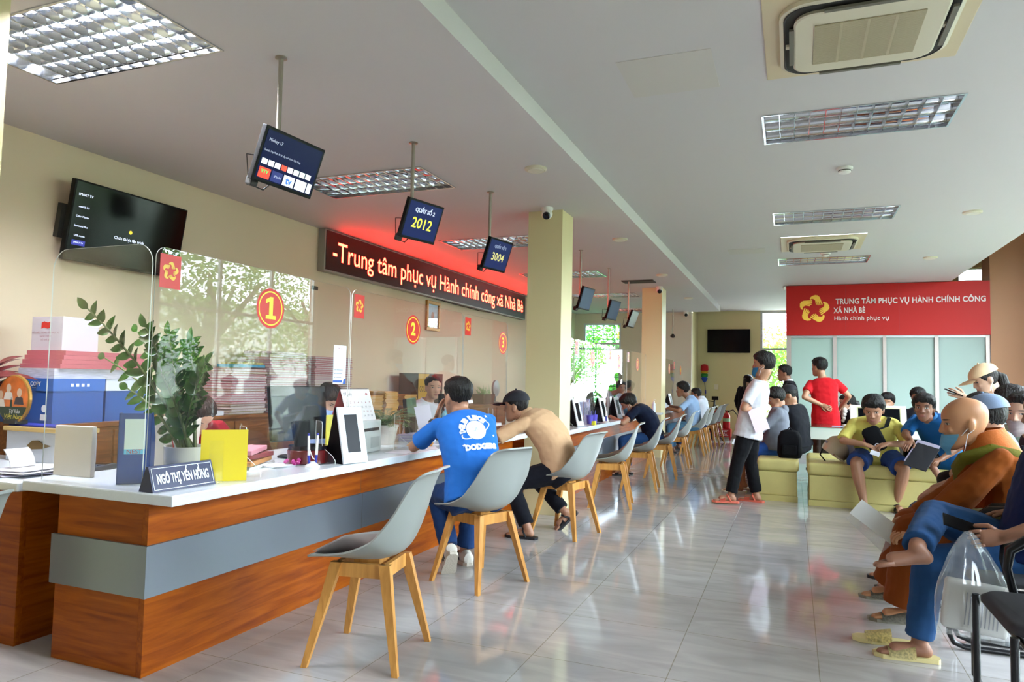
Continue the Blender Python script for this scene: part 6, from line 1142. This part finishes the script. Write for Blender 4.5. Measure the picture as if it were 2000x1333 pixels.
for lab, px, py, Y in (('dark haired person almost hidden behind the boy in yellow', 1733, 786, 10.75), ('dark haired person hidden behind the man in the blue polo shirt', 1793, 776, 10.7)):
    h = P(px, py, Y); person(lab, (h.x+.03, Y+.05, .50), (h.x+.01, Y, h.z-.13), 265, 255, 10, hp=h, skin='b', hair=('mop', '121010'), top=('long', '1b1b22', 1.8, .12), vx=.012)
p = r2 = person('boy in a yellow t-shirt and blue shorts sitting with bowed head on the long bench', (.80, 8.30, .55), (.775, 8.12, .915), 266, 258, 24, hs=1.16, hp=P(1706, 800, 8.02), skin='b', hair=('mop', '14110f'), top=('tee', 'd9cd6a', .92, .16), bottom=('shorts', '2c4684'), shoes=('sandal', '1b1b1d'), girth=1.32, vx=.007, slouch=.07,
    hands=((P(1733, 868, 7.86), V((.8, -.2, -.6)), V((-.75, -.3, -.25)), V((0, .3, -1))), (P(1687, 868, 7.86), V((-.8, -.2, -.6)), V((.75, -.3, -.25)), V((0, .3, -1)))), feet=((gz(1752, 1000, 0), 280, V((.35, -1, .5))), (gz(1688, 1000, 0), 255, V((-.45, -1, .5)))), curl=(.8, .8))
t = thing('sling_bag', 'black sling bag worn across the chest of the boy in yellow', 'bag', mat=Matrix.Translation(P(1708, 858, 7.93))); b = MB(); b.m = Matrix.Rotation(rad(-25), 4, 'Y'); b.loft([[V((x, y, z)) for x, z in rrect(.085*q, .125*q, .05)] for y, q in ((.04, .8), (.02, 1), (-.02, 1), (-.045, .75))]); b.build('pouch', M('bag_black'), t, True)
sh = r2['arms'][0][0]; o_ = PM[t.name].translation; MB().loft([[q + V((x, y_, 0)) for x, y_ in ((-.02, 0), (.02, 0), (.02, -.006), (-.02, -.006))] for q in (V((.04, -.02, .10)), sh.lerp(o_, .45)-o_+V((0, -.075, .04)), sh-o_+V((-.05, -.055, .055)), sh-o_+V((-.06, .05, .06)))]).build('strap', M('bag_black'), t); b = MB(); b.loft([[V((.02+.022*math.cos(k*PI/8)*q, -.047, -.06+.022*math.sin(k*PI/8)*q)) for k in range(16)] for q in (1, .8)], caps=False); b.build('round_badge', wt, t)
sheet('small white slip in the hands of the boy in yellow', P(1709, 886, 7.74), (0, -1, .6), (.3, 0, 1), .085, .05); b = MB(); ct2 = r2['pel']+r2['S']*r2['tl']*.5
me = disc_mesh(lambda b_: b_.poly(Z0([(.035*math.cos(k*PI/10), .045*math.sin(k*PI/10)) for k in range(20)]))); drape(me, frame_mat(ct2 + r2['F']*.2 - r2['L']*.07, r2['F'], r2['S']), r2['top']); link('print', me, M('print_pink', 'c9747a', .7), r2['top']); b.bm.free()
p = r3 = person('man in a blue polo shirt looking at the camera from the end of the bench', (1.42, 8.20, .55), (1.24, 7.95, .965), 228, 252, 2, hs=1.08, hp=P(1805, 797, 7.86), skin='c', hair=('mop', '191614'), top=('polo', '1f5f9e', .86, .16, '3f7cb4'), bottom=('long', '121216'), shoes=('', '222222'), girth=1.1, vx=.007, slouch=.07,
    hands=((P(1838, 898, 7.62), V((.7, -.5, -.6)), V((-.7, -.4, -.1)), V((-.2, .2, -1))), (P(1780, 862, 7.68), V((-.8, .2, -.6)), V((-.5, -.7, -.4)), V((0, .2, -1)))), feet=((gz(1850, 985, 0), 240), (P(1826, 905, 7.58) - V((0, 0, .085)), 330, V((-1, -.4, .6)), 50)), curl=(.6, .35))
b = MB(); b.m = frame_mat(P(1800, 893, 7.60), (-.25, -.8, .75), (-.5, 0, .35)); b.box(-.14, .14, -.10, .10, -.006, .006, .002); one('folder', 'dark folder of papers on the lap of the man in the blue polo', 'folder', b, M('case_dark', '2a2c33', .45))
b = MB(); b.m = frame_mat(P(1803, 889, 7.615), (-.25, -.8, .75), (-.5, 0, .35)); b.box(-.13, .15, -.09, .115, .0, .004); one('paper', 'lilac white papers sticking out of the dark folder on the lap', 'paper', b, lilac)
t = thing('backpack', 'black backpack between the boy in yellow and the man in the blue polo', 'bag', mat=Matrix.Translation((1.20, 8.22, .447))); b = MB(); b.loft([[V((x, y, z)) for x, y in rrect(.15*q, .10*q, .06)] for z, q in ((0, .9), (.06, 1), (.2, .92), (.26, .6), (.27, .3))]); b.build('body', M('bag_black'), t, True); MB().tube([(-.1, -.1, .05), (-.11, -.12, .15), (-.06, -.09, .24)], .012, 8).build('strap', M('bag_black'), t)
# the monk
p = mk = person('bald monk in an ochre robe and blue mask sitting on a black chair with papers', (1.00, 4.38, .55), (.93, 4.38, .955), 176, 178, 8, hs=1.10, hp=P(1884, 826, 4.36), skin='m', hair=None, top=('robe', '80400f', 1.93, .16), bottom=('robe', '7d3d12'), shoes=('slipper', '7d7768'), vx=.006, slouch=.09, girth=1.08, sc=1.0,
    hands=((P(1793, 1042, 4.20), V((.5, -.25, -1)), V((-1, .1, -.25)), V((0, .4, -1))), (P(1790, 1010, 4.47), V((.5, .25, -1)), V((-1, -.1, -.2)), V((0, -.4, -1)))), feet=((V((.57, 4.30, 0)), 184), (V((.56, 4.72, 0)), 180)), curl=(.55, .6))
face_mask(p, '7fc0dc', .012)
b = MB(); cen = mk['neck'] + V((.01, 0, .0)); b.loft([[cen + mk['L']*(r_*math.cos(2*PI*k/24)) + mk['F']*(r_*math.sin(2*PI*k/24)*.95-.012) + mk['S']*(zz - .03*max(0, math.sin(2*PI*k/24))) for k in range(24)] for r_, zz in ((.080, .075), (.092, .072), (.125, .0), (.150, -.055), (.12, -.06))], caps=False); b.build('collar', M('robe_orange', 'b25c17', .85, sheen=.25, bump=.15, bscale=60), mk['o'], True, world=True)
def strap(name, pts, w, mat, parent):
    b = MB(); rows = []
    for i, q in enumerate(pts):
        d = (pts[min(i+1, len(pts)-1)]-pts[max(i-1, 0)]).normalized(); nrm = (q - (mk['pel'] + mk['S']*((q-mk['pel']).dot(mk['S'])))).normalized(); s_ = d.cross(nrm).normalized(); rows.append([q - s_*w, q - s_*w*.5 + nrm*.006, q + nrm*.008, q + s_*w*.5 + nrm*.006, q + s_*w])
    b.loft(rows, closed=False); bmesh.ops.solidify(b.bm, geom=b.bm.faces[:], thickness=.006); return b.build(name, mat, parent, True, world=True)
L_, F_, S_ = mk['L'], mk['F'], mk['S']; n0 = mk['neck']
strap('sash', [n0 + F_*.155 - L_*.03 - S_*.20, n0 + F_*.16 + L_*.05 - S_*.12, n0 + F_*.12 + L_*.14 - S_*.055, n0 + L_*.185 - F_*.01 - S_*.02, n0 - F_*.11 + L_*.17 - S_*.06, n0 - F_*.19 + L_*.13 - S_*.15, n0 - F_*.235 + L_*.08 - S_*.27], .034, M('sash_olive', '7d7a22', .85, sheen=.3, bump=.2, bscale=40), mk['o'])
b = MB(); [b.ball(mk['arms'][0][2].lerp(mk['arms'][0][1], .06) + V((0, .034*math.cos(k*PI/5), .034*math.sin(k*PI/5))), .0085, 8) for k in range(10)]; b.build('bead_bracelet', M('beads', '2b1a18', .3), mk['o'], True, world=True)
sheet('white papers held out by the monk', P(1715, 1022, 4.34), (.1, -.85, .5), (-.75, .1, .62), .11, .27, mat=M('sheet_white', 'd6d6d0', .5)); sheet('translucent sleeve behind the papers held by the monk', P(1704, 1032, 4.37), (.1, -.85, .5), (-.68, .1, .72), .13, .24, 'plastic_sleeve', glassy('sleeve_clear', (.96, .96, .96), 1.4, .25), 'sleeve')
b = MB(); b.m = Matrix.Translation(P(1925, 1018, 4.15)); b.ball((0, 0, 0), (.13, .10, .055), 14); b.ball((.05, -.01, .01), (.10, .09, .05), 12); me = remesh(b, .008, 3); wrinkle(me, .008, 14); tag(link('cloth_bag', me, M('olive_cloth', '5d5526', .85, sheen=.2, bump=.15, bscale=90), None, 80), 'olive cloth shoulder bag on the lap of the monk', 'bag')
# row of black chairs behind the monk
p = person('man in a grey blue t-shirt and cap on the chair beyond the monk', (1.12, 5.02, .545), (1.12, 5.02, 1.0), 172, 150, 12, hs=1.12, hp=P(1927, 817, 5.0), skin='b', hair=('capped', '1a1714'), top=('tee', '7b8dab', .75, .16), bottom=('jeans', '4b566b'), shoes=('sandal', '1d1d20'), vx=.008, feet=((V((.66, 4.95, 0)), 180), (V((.64, 5.2, 0)), 176))); cap(p, '6f7f98')
p = person('woman in a cream cap and grey hoodie bending over her phone, tallest at the right', (1.75, 7.62, .74), (1.70, 7.60, 1.20), 184, 186, 26, hs=1.12, hp=P(1924, 741, 7.6), skin='a', hair=('cappedw', '1a1310'), top=('hoodie', '93a6ac', 1.85, .1), bottom=('long', '2a2d38'), hands=((V((1.46, 7.5, 1.17)), V((0, -.5, -.8)), V((-.8, 0, .3))), None), vx=.009); cap(p, 'd8b890'); ponytail(p, [(0, -.09, .12), (0, -.13, .10), (0, -.155, .0), (0, -.15, -.16), (-.01, -.13, -.28)], [.028, .042, .048, .042, .012], '1a1310'); face_mask(p, 'e2ddd8', .05)
b = MB(); b.m = frame_mat(V((1.37, 7.5, 1.21)), (.4, 0, .9), (-.9, 0, .4)); b.box(-.036, .036, -.075, .075, -.004, .004, .002); one('phone', 'dark phone held by the woman in the cream cap', 'phone', b, glossb)
p = person('woman with a dark bob in a mint top at the right edge', (1.58, 6.22, .545), (1.52, 6.2, 1.0), 180, 172, 6, hs=1.1, hp=P(1974, 790, 6.2), skin='c', hair=('bob', '1d1512'), top=('hoodie', 'a5c2b6', 1.85, .14), vx=.009)
p = person('woman in a pale mask and dark floral top at the right edge', (1.52, 5.42, .545), (1.43, 5.4, .965), 185, 228, 4, hs=1.1, hp=P(2000, 808, 5.4), skin='a', hair=('woman', '1a1411'), top=('long', '15141f', 1.85, .14), pattern=M('floral_dark', '1a1826', .8, var=.5, vscale=25), vx=.008); face_mask(p, 'd6c6c2')
p = person('dark haired person hidden behind the man in the grey blue cap', (1.62, 6.98, .53), (1.48, 6.9, .98), 190, 200, 10, hp=P(1914, 798, 6.8), skin='b', hair=('mop', '121010'), top=('long', '1a1b22', 1.8, .14), vx=.011)
# man in jeans, cut by the right edge
p = jm = person('man in jeans and a navy jacket with legs crossed, cut off by the right edge', (.97, 3.74, .545), (1.06, 3.74, 1.03), 178, 178, 8, skin='c', hair=('short', '17130f'), top=('long', '14224a', 1.35, .14), bottom=('jeans', '24466f'), shoes=('slipper', 'cdbd84', None, 0), vx=.0065, girth=1.05,
    hands=((P(1962, 1050, 3.42), V((.3, -.6, -.6)), V((-1, 0, -.15)), V((-.1, .9, -.4))), (P(1975, 1000, 3.85), V((.2, .6, -.6)), V((-1, -.1, -.2)), V((0, -.3, -1)))), feet=((gz(1795, 1290, 0), 183, V((-1, 0, .8))), (P(1790, 1070, 3.42) - V((0, 0, .085)), 182, V((-1, .2, .55)), 8)), curl=(.9, .4))
t = thing('sandal', 'cream perforated slipper standing empty beyond the foot of the man in jeans', 'sandal', mat=Matrix.Translation((.46, 3.92, .001)) @ Matrix.Rotation(PI, 4, 'Z')); sm = M('shoe_cdbd84', 'cdbd84', .5)
src = next(c for c in jm['o'].children if c.name.startswith('sandal')); me = src.data.copy(); h, k_, an, fd = jm['legs'][0]; off = Matrix.Rotation(rad(-183), 4, 'Z') @ Matrix.Translation(-(an - V((0, 0, .085)) - jm['pel'].xy.to_3d())); me.transform(off); link('sole', me, sm, t); src2 = next(c for c in src.children); me = src2.data.copy(); me.transform(off); link('strap', me, src2.data.materials[0], t, True)
hw = jm['arms'][0][2]; b = MB(); b.m = frame_mat(P(1880, 1027, 3.47), (.3, -.5, .8), (-.9, -.1, .35)); b.box(-.036, .036, -.075, .075, -.004, .004, .002); one('phone', 'dark phone in the hand of the man in jeans', 'phone', b, glossb)
# clear plastic bag with a white parcel
bagm = glassy('clear_bag', (.93, .95, .95), 1.5, .10, (.85, .88, .88), .06); top_ = P(1896, 1040, 3.40); t = thing('plastic_bag', 'clear plastic carrier bag with white packages hanging from the hand of the man in jeans', 'bag', mat=Matrix.Translation(top_)); rows = []
for i in range(15):
    u = i/14; z = -.41*u; w_ = .018 + .145*min(1, u*1.5)**.8; d_ = .015 + .05*min(1, u*1.6)**.8*(1-.3*max(0, u-.8)/.2); row = []
    for k in range(36): a = 2*PI*k/36; q = 1 + .10*math.sin(a*9+u*2)*(1-u)*min(1, u*5) + .05*noise.noise(V((math.cos(a)*2, math.sin(a)*2, u*5))); row.append(V((w_*q*math.cos(a)*.92 - .01 + .03*u, d_*q*math.sin(a) + .012*math.cos(a), z + .02*math.sin(a*2)*u)))
    rows.append(row)
MB().loft(rows).build('bag', bagm, t, True); b = MB(); b.m = Matrix.Translation((.012, 0, -.30)) @ Matrix.Rotation(rad(6), 4, 'Y'); b.box(-.115, .115, -.028, .03, -.10, .10, .02, 3); b.build('package', M('parcel_white', 'cfcac4', .5), t, 60); b = MB(); b.m = Matrix.Translation((.012, -.0285, -.30)) @ Matrix.Rotation(rad(6), 4, 'Y')
for k in range(9): b.box(-.04+k*.014, -.036+k*.014, -.001, 0, -.07, .06-.006*(k % 3))
b.build('print_lines', M('parcel_print', '8d8c92', .6), t)
